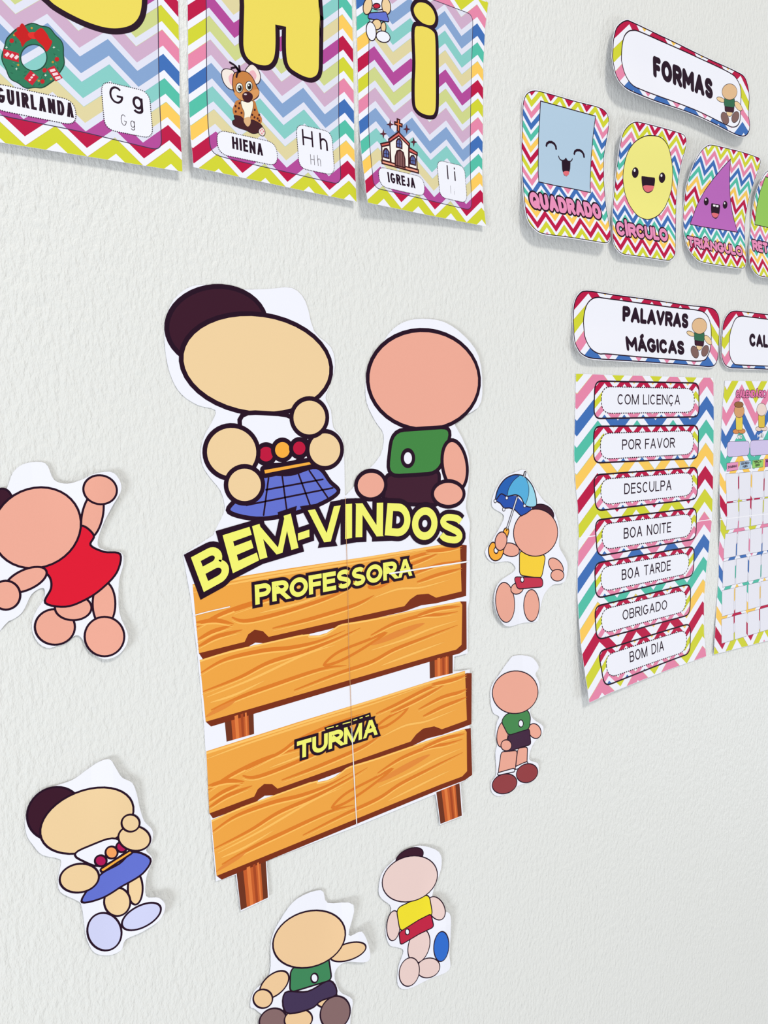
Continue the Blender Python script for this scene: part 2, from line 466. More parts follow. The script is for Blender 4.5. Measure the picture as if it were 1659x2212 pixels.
# ---------------------------------------------------------------- alphabet posters
ALPHA = chevron('chevron_print', SEQ, WHITE, 195.0, 178.5, 57.1, 24.0, 24.4, 0.66)
ALPHA_V = chevron('chevron_print_veiled', VEIL, (224, 225, 240), 195.0, 178.5, 57.1, 24.0, 24.4, 0.66)
def poster(label, x0, ybot, bl, br, edge_l, edge_r, K, frame):
    hgt = 297.0; y0 = ybot - hgt; w = 210.0
    def lift(u, v):
        t = sstep(0.62, 1.0, v / hgt) ** 1.4; a = max(0.0, min(1.0, u / w))
        return 0.9 + t * (bl * (1 - a) ** 1.3 + br * a)
    s = Sheet('alphabet_poster', label, 'poster', x0, y0, lift, 20.0, 'alphabet posters hung in a row', (105, 148))
    left = [s.L(*p) for p in edge_l]; right = [s.L(*p) for p in edge_r]
    cont = [(0, 0), (w, 0)] + right + left[::-1]
    s.paper(cont, 'paper')
    s.fill('chevron_background', inset(cont, 0.15), None, 0.03, m=ALPHA)
    fr = [(p[1], p[2]) if p[0] == 'mm' else s.L(*K(*p)) for p in frame]
    fr = rpoly(fr, 11)
    p = s.fill('inner_panel', fr, None, 0.06, m=ALPHA_V)
    s.line('panel_outline', fr, 0.9, (60, 52, 80), 0.08, True, p)
    return s
def word_label(s, K, tl, br, word, A, B, ht):
    a, b = s.L(*K(*tl)), s.L(*K(*br))
    r = rrect(a[0], a[1], b[0], b[1], 12)
    o = s.fill('word_label', r, WHITE, 0.34)
    s.build('dotted_border', [(dashes(r, 1.0, 1.1, 1.0), 0.37)], mat('print', INK), o, stuff=True)
    s.letters(word, s.L(*K(*A)), s.L(*K(*B)), ht, 0.19, 'block', INK, 0.42, o, gap=0.13)
def case_label(s, K, tl, br, items):
    a, b = s.L(*K(*tl)), s.L(*K(*br))
    r = rrect(a[0], a[1], b[0], b[1], 11)
    o = s.fill('letter_label', r, WHITE, 0.34)
    s.build('dotted_border', [(dashes(r, 1.0, 1.1, 1.0), 0.37)], mat('print', INK), o, stuff=True)
    for ch, A, B, top, wg in items:
        pa, pb, pt = s.L(*K(*A)), s.L(*K(*B)), s.L(*K(*top))
        h = abs(pa[1] - pt[1])
        if GL[ch][0] == 0.0: pb = (pa[0] + h * wg, pa[1])
        s.letters(ch, pa, (pb[0], pa[1]), h, wg, 'block', INK, 0.42, o)

# G
G = poster('alphabet poster of G with a wreath and the word guirlanda', 108.4, -287.0, 7.0, 8.0,
           [(-52, 0), (-46, 300)], [(385, 0), (388, 150), (390, 290), (394, 371)], K1,
           [('mm', 20.5, 23), ('mm', 189.5, 23), (1346, 0), (1352, 400), (1362, 850), (1380, 1288), (700, 1125), (0, 985), ('mm', 20.5, 274)])
big = smooth(G.tr([(300, -120), (420, 0), (480, 50), (600, 120), (750, 190), (900, 235), (1020, 240), (1120, 212), (1180, 150), (1206, 60), (1212, -80), (1215, -300), (1000, -330), (900, -250), (700, -500), (300, -560), (230, -300)], K1))
G.line('letter_outline', big, 11.5, INK, 0.14, True); G.fill('big_letter', big, YELLOW, 0.19)
wr = [(x, y) for x, y in [(285 + (262 + 7 * math.sin(9.0 * t)) * math.cos(t) * 1.0 - 0.10 * 285 * math.sin(t), 480 + (272 + 7 * math.cos(11 * t)) * math.sin(t) + 0.12 * 262 * math.cos(t)) for t in [i * math.pi / 45 for i in range(90)]]]
ring = G.tr(wr, K1); hole = G.tr(ell(288, 492, 112, 112), K1)
wreath = G.build('wreath_picture', [([(ring, hole[::-1])], 0.12)], mat('print', (44, 122, 90)))
G.line('wreath_edge', ring, 1.0, (24, 66, 52), 0.14, True, wreath); G.line('wreath_edge', hole, 1.0, (24, 66, 52), 0.14, True, wreath)
for q in range(46):
    t = random.random() * 6.283; rr = random.uniform(140, 235)
    cx, cy = 285 + rr * math.cos(t), 485 + rr * 1.05 * math.sin(t)
    G.fill('leaf_mark', G.tr(ell(cx, cy, 13, 5, math.degrees(t) + 50, 8), K1), random.choice([(36, 104, 78), (66, 146, 108), (30, 92, 70)]), 0.15 + 0.0006 * q, wreath)
for x, y in ((100, 348), (485, 506), (362, 695), (160, 250), (380, 600)):
    G.fill('berry', G.tr(ell(x, y, 19, 20, n=14), K1), (196, 28, 36), 0.20, wreath)
for x, y in ((120, 300), (270, 240), (155, 555), (450, 530), (435, 675), (330, 690)):
    G.fill('gold_ball', G.tr(ell(x, y, 10, 10, n=10), K1), (196, 150, 50), 0.205, wreath)
for x, y in ((55, 405), (140, 588), (388, 642), (460, 405)):
    G.fill('white_star', G.tr([(x + (13 if k % 2 == 0 else 5) * math.cos(k * math.pi / 4), y + (13 if k % 2 == 0 else 5) * math.sin(k * math.pi / 4)) for k in range(8)], K1), (215, 228, 215), 0.205, wreath)
for a, b in (((28, 455), (160, 495)), ((240, 700), (295, 630)), ((430, 575), (505, 680))):
    G.line('candy_stripe', G.tr([a, b], K1), 8.5, (200, 30, 50), 0.21, False, wreath, 'butt')
    for k in (0.25, 0.55, 0.85):
        x, y = a[0] + (b[0] - a[0]) * k, a[1] + (b[1] - a[1]) * k
        dx, dy = -(b[1] - a[1]), (b[0] - a[0]); l = math.hypot(dx, dy); dx, dy = dx / l * 17, dy / l * 17
        G.line('candy_band', G.tr([(x - dx + 8, y - dy + 4), (x + dx - 8, y + dy - 4)], K1), 2.4, (240, 214, 218), 0.23, False, wreath, 'butt')
for pts, cc in (([(150, 260), (190, 200), (250, 280), (290, 290), (270, 330), (220, 360), (190, 400), (170, 350), (120, 290)], (196, 22, 26)),
                ([(290, 290), (350, 240), (400, 290), (420, 330), (445, 360), (400, 440), (370, 400), (310, 340)], (206, 26, 28)),
                ([(240, 285), (290, 275), (325, 300), (300, 335), (250, 320)], (226, 44, 40))):
    G.fill('bow_loop', smooth(G.tr(pts, K1)), cc, 0.25 + 0.01 * (cc[0] % 7), wreath)
word_label(G, K1, (-95, 700), (655, 1075), 'GUIRLANDA', (-22, 872), (632, 1008), 14.2)
case_label(G, K1, (860, 688), (1306, 1185), [('G', (938, 872), (1056, 900), (938, 728), 0.12), ('g', (1132, 922), (1224, 950), (1132, 770), 0.135), ('G', (1034, 1068), (1082, 1080), (1034, 975), 0.05), ('g', (1114, 1085), (1152, 1100), (1114, 1000), 0.06)])

# H
Hs = poster('alphabet poster of H with a hyena and the word hiena', 333.3, -291.0, 9.0, 6.5,
            [(405, 0), (406, 100), (408, 220), (412, 300), (418, 361)], [(760, 0), (763, 120), (765, 260), (767, 370), (770, 436)], K2,
            [('mm', 20.5, 23), ('mm', 189.5, 23), (1416, 0), (1417, 800), (1424, 1300), (1436, 1655), (900, 1530), (500, 1440), (272, 1378), (250, 1180), (238, 900), (232, 400), (230, 0)])
lower = Hs.tr([(570, 60), (563, 330), (566, 430), (590, 505), (650, 560), (740, 586), (800, 572), (838, 510), (850, 390), (848, 220)], K2)
lowr = Hs.tr([(945, 240), (946, 470), (970, 590), (1040, 650), (1130, 692), (1190, 690), (1232, 640), (1240, 480), (1245, 60)], K2)
vm = lower[-1][1] - 24
cl = smooth(lower, False, 4) + smooth(lowr, False, 4)
cont = cl + [(x, 2 * vm - y) for x, y in reversed(cl)]
Hs.line('letter_outline', cont, 11.0, INK, 0.14, True); Hs.fill('big_letter', cont, YELLOW, 0.19)
hy = Hs.fill('hyena_picture', smooth(Hs.tr([(505, 900), (480, 940), (466, 985), (485, 1040), (560, 1090), (640, 1120), (715, 1110), (728, 1062), (700, 1015), (682, 960), (662, 905), (600, 890)], K2)), (196, 122, 62), 0.20)
def hp(name, pts, c, z, ow=0.9, sm=True):
    q = Hs.tr(pts, K2)
    if sm: q = smooth(q)
    Hs.fill(name, q, c, z, hy)
    if ow: Hs.line('outline', q, ow, INK, z + 0.008, True, hy)
hp('leg', [(480, 1035), (540, 1045), (570, 1080), (600, 1135), (630, 1075), (690, 1095), (728, 1125), (735, 1165), (690, 1192), (640, 1196), (590, 1170), (530, 1150), (475, 1122), (464, 1085), (486, 1070)], (66, 26, 34), 0.225, 0.6)
hp('paw', [(700, 1165), (730, 1140), (752, 1165), (756, 1200), (735, 1220), (705, 1200)], (236, 220, 214), 0.25, 0.7)
for x, y in ((714, 1172), (730, 1160), (744, 1178), (728, 1196)): hp('paw_pad', ell(x, y, 6, 8, n=8), (226, 120, 140), 0.27, 0, False)
hp('chest', [(543, 905), (600, 895), (648, 912), (645, 980), (625, 1050), (626, 1100), (600, 1135), (568, 1090), (570, 1010), (550, 960)], (246, 240, 222), 0.255, 0.5)
hp('forepaw', [(572, 1060), (620, 1050), (626, 1105), (600, 1135), (568, 1095)], (220, 176, 128), 0.275, 0)
for x, y in ((492, 952), (494, 1000), (522, 970), (545, 1012), (664, 985), (662, 1052), (690, 1062), (704, 1030), (704, 1082), (528, 925), (642, 1030)):
    hp('spot', ell(x, y, 9, 11, n=10), (70, 26, 30), 0.235, 0, False)
hp('ear', [(480, 650), (420, 618), (376, 630), (368, 680), (392, 750), (440, 798), (478, 790)], (243, 230, 222), 0.24)
hp('ear', [(580, 650), (606, 595), (645, 578), (692, 622), (715, 682), (706, 735), (676, 755), (640, 720)], (243, 230, 222), 0.24)
hp('inner_ear', [(470, 660), (430, 690), (445, 750), (474, 770)], (236, 180, 190), 0.262, 0)
hp('inner_ear', [(610, 660), (650, 630), (680, 680), (650, 730)], (236, 180, 190), 0.262, 0)
hp('head', [(480, 660), (530, 640), (590, 645), (640, 690), (680, 770), (702, 820), (690, 870), (640, 900), (590, 912), (530, 890), (492, 850), (468, 790), (466, 720)], (200, 128, 66), 0.285)
hp('muzzle', [(480, 830), (540, 800), (600, 820), (690, 800), (698, 850), (640, 900), (580, 905), (520, 885)], (216, 152, 92), 0.305, 0)
for x, y in ((526, 788), (612, 772)):
    hp('eye', ell(x, y, 31, 44, n=20), (246, 246, 240), 0.325, 0.7, False)
    hp('iris', ell(x + 3, y + 4, 22, 31, n=16), (150, 160, 140), 0.345, 0, False)
    hp('pupil', ell(x + 4, y + 4, 16, 25, n=16), (24, 14, 20), 0.36, 0, False)
    hp('eye_glint', ell(x - 2, y - 6, 6, 8, n=8), (250, 250, 250), 0.375, 0, False)
hp('nose', [(552, 850), (575, 826), (610, 824), (642, 848), (644, 885), (620, 915), (590, 918), (560, 890)], (66, 24, 34), 0.33, 0)
hp('nose_glint', ell(580, 846, 14, 8, n=10), (216, 200, 204), 0.35, 0, False)
for pts in ([(442, 560), (490, 592), (528, 640)], [(456, 612), (495, 606), (520, 642)], [(524, 592), (532, 640)], [(500, 690), (510, 655), (530, 640)]):
    Hs.line('hair_tuft', smooth(Hs.tr(pts, K2), False), 2.2, INK, 0.33, False, hy)
word_label(Hs, K2, (318, 1160), (872, 1490), 'HIENA', (464, 1332), (740, 1398), 13.6)
case_label(Hs, K2, (1033, 1108), (1380, 1572), [('H', (1094, 1300), (1190, 1320), (1094, 1158), 0.11), ('h', (1250, 1338), (1320, 1352), (1250, 1192), 0.115), ('H', (1166, 1474), (1202, 1482), (1166, 1384), 0.045), ('h', (1230, 1486), (1258, 1492), (1230, 1390), 0.045)])

# I
Is = poster('alphabet poster of I with a church and the word igreja', 550.5, -290.5, 16.0, 6.0,
            [(769, 0), (772, 120), (775, 250), (779, 310), (784, 360), (790, 410), (795, 438)],
            [(1055, 3), (1048, 60), (1044, 140), (1043, 300), (1042, 380), (1044, 440), (1050, 489)], K3,
            [('mm', 20.5, 23), (830, 2), (1202, 142), (1196, 400), (1182, 900), (1176, 1400), (1190, 2012), (700, 1895), (450, 1838), (252, 1795), (226, 1500), (205, 1150), (205, 700), (210, 200)])
body = smooth(Is.tr([(645, 290), (690, 252), (760, 264), (818, 300), (840, 360), (845, 600), (846, 980), (832, 1080), (798, 1102), (730, 1090), (672, 1050), (648, 985), (645, 800), (652, 600)], K3))
dot = smooth(Is.tr([(640, 70), (680, 26), (750, 34), (810, 85), (840, 160), (830, 222), (790, 241), (720, 220), (662, 166), (638, 115)], K3))
for q in (dot, body): Is.line('letter_outline', q, 10.5, INK, 0.14 if q is dot else 0.15, True)
for q in (dot, body): Is.fill('big_letter', q, YELLOW, 0.19)
ch = Is.fill('church_picture', Is.tr([(404, 1340), (495, 1280), (590, 1372), (590, 1610), (420, 1570)], K3), (246, 240, 232), 0.22)
def cp(name, pts, c, z, ow=1.9, sm=False):
    q = Is.tr(pts, K3)
    if sm: q = smooth(q)
    Is.fill(name, q, c, z, ch)
    if ow: Is.line('outline', q, ow, (60, 18, 26), z + 0.008, True, ch)
cp('side_wing', [(328, 1395), (412, 1380), (412, 1550), (335, 1530)], (246, 240, 232), 0.20)
cp('side_wing', [(592, 1440), (662, 1480), (668, 1620), (592, 1598)], (246, 240, 232), 0.20)
cp('side_roof', [(320, 1375), (408, 1355), (412, 1385), (328, 1402)], (214, 100, 92), 0.225)
cp('side_roof', [(590, 1410), (668, 1460), (668, 1486), (590, 1448)], (214, 100, 92), 0.225)
cp('nave', [(406, 1345), (495, 1285), (588, 1380), (588, 1608), (420, 1568)], (246, 240, 232), 0.24)
cp('gable_roof', [(396, 1332), (490, 1262), (594, 1372), (594, 1402), (492, 1300), (400, 1362)], (214, 100, 92), 0.26)
cp('base_step', [(330, 1532), (678, 1625), (680, 1655), (333, 1562)], (240, 160, 136), 0.27)
cp('portal', [(458, 1580), (458, 1500), (475, 1445), (505, 1435), (535, 1460), (550, 1520), (552, 1605)], (128, 84, 84), 0.28)
for x in (480, 504, 528): Is.line('door_seam', Is.tr([(x, 1448), (x, 1594)], K3), 0.8, (60, 18, 26), 0.30, False, ch)
for x0, y0, x1, y1 in ((470, 1325, 522, 1420), (346, 1420, 398, 1515), (602, 1485, 652, 1580)):
    w_ = x1 - x0
    cp('church_window', [(x0, y1 - 14), (x0, y0 + 26), (x0 + w_ * .25, y0 + 4), (x0 + w_ * .6, y0 + 2), (x1, y0 + 34), (x1, y1)], (92, 108, 170), 0.285)
    Is.line('glazing_bar', Is.tr([((x0 + x1) / 2, y0), ((x0 + x1) / 2, y1 - 8)], K3), 0.9, (40, 18, 34), 0.305, False, ch)
    Is.line('glazing_bar', Is.tr([(x0, (y0 + y1) / 2), (x1, (y0 + y1) / 2 + 8)], K3), 0.9, (40, 18, 34), 0.318, False, ch)
cp('cross', [(478, 1138), (500, 1146), (498, 1178), (524, 1188), (522, 1212), (498, 1204), (498, 1262), (478, 1250), (478, 1198), (454, 1190), (454, 1166), (478, 1172)], (244, 130, 84), 0.275)
for x, y in ((410, 1190), (345, 1280), (568, 1235), (635, 1358)):
    q = [(x + (30 if k % 2 == 0 else 9) * math.cos(k * math.pi / 4), y + (40 if k % 4 == 2 else 30 if k % 2 == 0 else 10) * math.sin(k * math.pi / 4)) for k in range(8)]
    cp('sparkle', q, (110, 40, 60), 0.22, 0.9)
word_label(Is, K3, (288, 1590), (745, 1880), 'IGREJA', (392, 1742), (652, 1802), 13.2)
case_label(Is, K3, (855, 1528), (1145, 1942), [('I', (958, 1712), (975, 1715), (958, 1582), 0.10), ('i', (1026, 1728), (1040, 1730), (1026, 1600), 0.105), ('I', (989, 1850), (997, 1852), (989, 1776), 0.035), ('i', (1024, 1864), (1030, 1866), (1024, 1806), 0.035)])

# plain colour shapes that stand where the printed figures are
def shapes(s, K, items, z0=0.10, ow=2.2, parent=None, dz=0.018, name='colour_patch'):
    z = z0
    for it in items:
        kind, geo, c = it[0], it[1], it[2]
        if kind == 'e': q = s.tr(ell(*geo), K)
        elif kind == 'r': q = rpoly(s.tr(geo, K), it[3] if len(it) > 3 else 9)
        else: q = smooth(s.tr(geo, K))
        o = s.fill(name, q, c, z, parent)
        if ow: s.line('outline', q, ow, INK, z + 0.008, True, o if parent is None else parent)
        z += dz
SHOE = (206, 208, 240)
shapes(Is, K3, [('r', [(160, -60), (370, -60), (360, 95), (235, 95)], WHITE), ('e', (195, 60, 42, 80, 10), SKIN), ('e', (372, 60, 42, 78, -8), SKIN),
                ('e', (280, 58, 34, 24), (196, 30, 60)), ('r', [(205, 125), (372, 112), (402, 212), (195, 178)], DENIM, 3), ('e', (280, 235, 44, 50), SKIN), ('e', (345, 262, 24, 50), SKIN),
                ('e', (228, 300, 46, 90, -8), WHITE), ('e', (342, 352, 68, 52, 22), WHITE)], 0.22, 1.2, None, 0.02)

# ---------------------------------------------------------------- title labels
def title(label, K, outer, inner, apex, x0, y0, lift, w, h):
    s = Sheet('title_label', label, 'label', x0, y0, lift, 22.0, 'chevron bordered title labels', (w / 2, h / 2))
    oc = smooth(s.tr(outer, K), True, 4); ic = smooth(s.tr(inner, K), True, 4)
    au, av = s.L(*K(*apex))
    m = chevron('chevron_print', rolled(CRIMSON), WHITE, au, av - 0.6 * 34, 80, 34, 34, 0.6)
    s.paper(oc)
    bd = inset(oc, 2.0)
    s.fill('chevron_border', bd, None, 0.03, m=m); s.line('border_outline', bd, 1.8, INK, 0.06, True)
    p = s.fill('inner_panel', ic, WHITE, 0.09); s.line('panel_outline', ic, 1.9, INK, 0.11, True, p)
    return s
fl = lambda u, v: 6 + 9 * sstep(0.5, 1, v / 110) + 5 * sstep(0.3, 0, u / 400)
F = title('chevron bordered title label reading formas', K4,
          [(745, 125), (800, 140), (1000, 235), (1250, 358), (1450, 450), (1510, 490), (1535, 560), (1542, 640), (1538, 740), (1545, 820), (1530, 865), (1495, 880), (1430, 858), (1250, 768), (1100, 708), (900, 640), (780, 590), (720, 545), (680, 480), (662, 400), (660, 300), (668, 230), (690, 165)],
          [(790, 195), (840, 205), (1000, 275), (1250, 388), (1410, 465), (1460, 510), (1485, 580), (1482, 700), (1475, 785), (1440, 815), (1380, 795), (1200, 708), (1000, 632), (860, 580), (790, 545), (745, 480), (722, 400), (722, 310), (735, 240), (760, 205)],
          (770, 155), 1030, -640, fl, 380, 100)
F.letters('FORMAS', F.L(*K4(925, 492)), F.L(*K4(1307, 640)), F.dist(K4, (930, 362), (930, 497)), 0.285, 'round', INK, 0.16, gap=0.04)
FIG = lambda x, y, k, a: [('e', (x - 38 * k, y + 175 * k, 30 * k, 52 * k, -18), (128, 96, 92)), ('e', (x + 48 * k, y + 165 * k, 28 * k, 48 * k, 20), (128, 96, 92)), ('e', (x, y + 120 * k, 26 * k, 40 * k), SKIN),
       ('r', [(x - 40 * k, y + 68 * k), (x + 40 * k, y + 78 * k), (x + 34 * k, y + 128 * k), (x - 38 * k, y + 118 * k)], HAIR, 3), ('e', (x + 72 * k, y + 75 * k, 22 * k, 46 * k, -35), SKIN), ('e', (x - 72 * k, y + 22 * k, 36 * k, 18 * k, 25), SKIN),
       ('r', [(x - 44 * k, y + 10 * k), (x + 42 * k, y + 12 * k), (x + 40 * k, y + 88 * k), (x - 42 * k, y + 78 * k)], (52, 108, 78), 4), ('e', (x, y - 42 * k, 62 * k, 66 * k), (226, 186, 142))]
shapes(F, K4, FIG(1412, 622, 0.78, 0), 0.16, 0.9, None, 0.016)
pl = lambda u, v: 2.5 + 7 * sstep(0.4, 1, v / 100) * sstep(300, 0, u) + 2 * sstep(0.5, 1, v / 100)
Pm = title('chevron bordered title label reading palavras mágicas', K7,
           [(180, 98), (400, 130), (700, 170), (1000, 215), (1180, 235), (1240, 270), (1265, 340), (1264, 480), (1255, 640), (1230, 715), (1180, 735), (1100, 727), (900, 712), (600, 692), (400, 680), (230, 668), (160, 645), (110, 600), (75, 520), (66, 400), (65, 280), (75, 200), (110, 130)],
           [(270, 160), (330, 168), (600, 205), (900, 245), (1080, 265), (1150, 295), (1185, 360), (1195, 450), (1190, 560), (1165, 640), (1110, 680), (900, 668), (600, 645), (350, 622), (280, 620), (215, 580), (170, 500), (155, 400), (158, 300), (180, 220), (220, 175)],
           (192, 128), 940, -215, pl, 390, 100)
hP = Pm.dist(K7, (480, 232), (480, 362))
Pm.letters('PALAVRAS', Pm.L(*K7(470, 358)), Pm.L(*K7(1008, 415)), hP, 0.285, 'round', INK, 0.16, gap=0.035)
Pm.letters('MÁGICAS', Pm.L(*K7(507, 596)), Pm.L(*K7(978, 630)), hP * 0.95, 0.285, 'round', INK, 0.16, gap=0.035)
shapes(Pm, K7, FIG(1098, 435, 0.98, 0), 0.16, 0.9, None, 0.016)
cl_ = lambda u, v: 2.0 + 4 * sstep(0.4, 1, v / 100)
Cm = title('chevron bordered title label starting with cal above the calendar', K7,
           [(1380, 264), (1500, 274), (1700, 298), (2000, 334), (2140, 352), (2190, 400), (2195, 520), (2185, 680), (2140, 770), (2000, 766), (1700, 756), (1420, 746), (1350, 742), (1305, 715), (1278, 650), (1274, 560), (1280, 460), (1292, 370), (1325, 300)],
           [(1440, 314), (1520, 322), (1700, 345), (2000, 380), (2100, 400), (2130, 460), (2130, 600), (2110, 690), (2060, 735), (1900, 730), (1700, 722), (1430, 712), (1380, 698), (1350, 645), (1342, 560), (1347, 470), (1365, 400), (1395, 335)],
           (1400, 292), 1340, -215, cl_, 390, 100)
Cm.letters('CALENDÁRIO', Cm.L(*K7(1508, 560)), Cm.L(*K7(1975, 600)), hP * 0.98, 0.285, 'round', INK, 0.16, gap=0.035)

# ---------------------------------------------------------------- cards of the shapes
CARD = lambda u0, v0: chevron('chevron_print', rolled(CRIMSON), WHITE, u0, v0, 38.0, 20.0, 15.7, 0.62)
def card(label, K, outer, x0, y0, lift, peak, w=183, h=201):
    s = Sheet('shape_card', label, 'card', x0, y0, lift, 16.0, 'cards of geometric shapes', (w / 2, h / 2))
    oc = smooth(s.tr(outer, K), True, 4)
    pu, pv = s.L(*K(*peak))
    s.paper(oc)
    bd = inset(oc, 1.8)
    s.fill('chevron_background', bd, None, 0.03, m=CARD(pu, pv)); s.line('border_outline', bd, 1.2, INK, 0.06, True)
    return s
def bubble(s, K, txt, A, B, top):
    h = s.dist(K, A, top)
    s.letters(txt, s.L(*K(*A)), s.L(*K(*B)), h, 0.29, 'round', (232, 142, 184), 0.36, gap=0.03, out=0.105)
def face(s, K, eyes, mouth, tongue, smile=None, teeth=None):
    for x, y, rx, ry in eyes:
        e = s.fill('eye', s.tr(ell(x, y, rx, ry, 4), K), INK, 0.14)
        s.fill('eye_glint', s.tr(ell(x - rx * 0.2, y - ry * 0.42, rx * 0.3, ry * 0.28, n=12), K), (244, 240, 244), 0.16, e)
    m = s.fill('mouth', smooth(s.tr(mouth, K), True, 3), INK, 0.14)
    s.fill('tongue', smooth(s.tr(tongue, K), True, 4), (226, 108, 118), 0.16, m)
    for x, y in teeth or (): s.fill('tooth', rpoly(s.tr([(x - 13, y - 10), (x + 13, y - 7), (x + 11, y + 12), (x - 11, y + 10)], K), 1.2), (244, 240, 244), 0.16, m)
def curl(tl, t_r, bl, br, w=183., h=201., mid=0.8):
    def f(u, v):
        a = max(-.1, min(1.1, u / w)); b = v / h
        top = sstep(0.55, -0.05, b); bot = sstep(0.5, 1.05, b)
        return mid + top * (tl * (1 - a) + t_r * a) + bot * (bl * (1 - a) + br * a)
    return f
Q = card('quadrado card with a smiling light blue square', K5,
         [(200, 60), (320, 85), (600, 165), (800, 215), (880, 255), (920, 320), (928, 400), (905, 550), (880, 700), (877, 850), (885, 1050), (900, 1200), (925, 1340), (943, 1450), (935, 1520), (895, 1555), (780, 1540), (560, 1505), (400, 1485), (300, 1470), (240, 1450), (170, 1390), (125, 1310), (100, 1180), (80, 950), (70, 750), (68, 600), (75, 400), (80, 220), (95, 140), (130, 85)],
         829, -490, curl(2, 8, 15, 17), (640, 1300))
sq = Q.tr([(258, 172), (420, 216), (600, 266), (790, 318), (770, 480), (750, 700), (742, 880), (742, 1058), (560, 1020), (400, 990), (242, 955), (236, 750), (240, 500)], K5)
Q.blob('square', sq, (178, 202, 222), 0.09, 1.4)
for x, y in ((362, 612), (632, 690)):
    Q.line('closed_eye', Q.tr([(x - 47, y - 8), (x - 42, y - 28), (x - 22, y - 43), (x + 5, y - 42), (x + 30, y - 25), (x + 44, y + 0), (x + 47, y + 22)], K5), 3.6, INK, 0.14)
mo = Q.fill('mouth', Q.tr([(462, 742), (490, 742), (504, 728), (520, 748), (548, 765), (545, 830), (530, 885), (508, 903), (485, 890), (468, 840)], K5), INK, 0.14)
Q.fill('tongue', smooth(Q.tr([(476, 862), (500, 850), (534, 856), (528, 886), (506, 898), (488, 886)], K5)), (226, 108, 118), 0.16, mo)
Q.line('smile', smooth(Q.tr([(432, 706), (445, 735), (470, 748), (492, 742), (504, 728), (518, 750), (540, 757), (558, 748), (566, 732)], K5), False), 1.7, INK, 0.15)
bubble(Q, K5, 'QUADRADO', (165, 1205), (855, 1320), (175, 1060))
C = card('círculo card with a smiling yellow circle', K6,
         [(360, 98), (480, 125), (650, 170), (780, 210), (830, 240), (850, 300), (835, 400), (800, 520), (770, 680), (750, 850), (745, 1050), (742, 1300), (735, 1430), (700, 1485), (650, 1500), (480, 1475), (300, 1450), (220, 1438), (160, 1400), (115, 1320), (102, 1200), (103, 1000), (120, 800), (145, 560), (175, 350), (205, 220), (250, 150), (300, 110)],
         1036, -478, curl(13, 16, 10, 9, 172), (398, 1255))
C.blob('circle', smooth(C.tr([(500, 245), (590, 265), (660, 350), (700, 520), (706, 650), (690, 800), (640, 940), (580, 1025), (510, 1070), (440, 1080), (360, 1045), (290, 960), (240, 850), (212, 700), (220, 560), (260, 410), (330, 310), (420, 255)], K6)), (240, 232, 132), 0.09, 1.4)
face(C, K6, ((333, 614, 33, 53), (601, 665, 32, 52)), [(396, 655), (410, 650), (460, 657), (510, 662), (528, 668), (530, 700), (522, 750), (505, 795), (465, 818), (430, 805), (408, 770), (398, 710)], [(412, 752), (440, 740), (470, 742), (500, 745), (520, 752), (508, 785), (465, 808), (430, 796)])
bubble(C, K6, 'CÍRCULO', (152, 1238), (664, 1305), (160, 1110))
T = card('triângulo card with a smiling purple triangle', K6,
         [(1090, 328), (1200, 350), (1400, 400), (1520, 440), (1575, 465), (1588, 510), (1570, 580), (1520, 720), (1475, 870), (1445, 1020), (1430, 1200), (1440, 1400), (1445, 1500), (1430, 1560), (1400, 1578), (1300, 1565), (1100, 1535), (990, 1510), (920, 1460), (860, 1370), (825, 1260), (808, 1120), (812, 950), (840, 750), (880, 620), (930, 490), (990, 390), (1040, 345)],
         1226, -478, curl(18, 20, 12, 10, 185), (1040, 1330))
T.blob('triangle', T.tr([(1285, 478), (1278, 560), (1274, 700), (1280, 850), (1300, 1000), (1330, 1120), (1356, 1210), (1240, 1190), (1100, 1170), (1000, 1155), (880, 1130), (910, 1050), (960, 920), (1030, 790), (1110, 680), (1200, 570)], K6), (186, 104, 186), 0.09, 1.4)
face(T, K6, ((1042, 902, 24, 40), (1230, 936, 23, 39)), [(1092, 926), (1110, 922), (1150, 930), (1178, 938), (1178, 975), (1170, 1030), (1150, 1068), (1128, 1073), (1102, 1050), (1090, 990)], [(1096, 1022), (1115, 1015), (1145, 1020), (1166, 1030), (1150, 1058), (1128, 1064), (1108, 1050)], teeth=((1122, 942), (1152, 948)))
bubble(T, K6, 'TRIÂNGULO', (862, 1350), (1408, 1452), (868, 1255))
Rt = card('shape card reading ret with a green rectangle, cut off by the picture edge', K6,
          [(1640, 600), (1720, 570), (1850, 600), (2020, 650), (2090, 690), (2100, 760), (2060, 900), (2020, 1100), (2010, 1350), (2030, 1600), (2015, 1700), (1960, 1725), (1800, 1690), (1660, 1668), (1580, 1655), (1520, 1610), (1478, 1520), (1468, 1400), (1478, 1200), (1500, 980), (1540, 800), (1590, 680)],
          1430, -480, curl(14, 16, 12, 10, 185), (1602, 1470))
Rt.blob('rectangle', Rt.tr([(1632, 655), (2000, 750), (1975, 950), (1960, 1230), (1527, 1133), (1545, 960), (1580, 800)], K6), (150, 200, 92), 0.09, 1.4)
bubble(Rt, K6, 'RETÂNGULO', (1508, 1392), (1985, 1490), (1512, 1290))

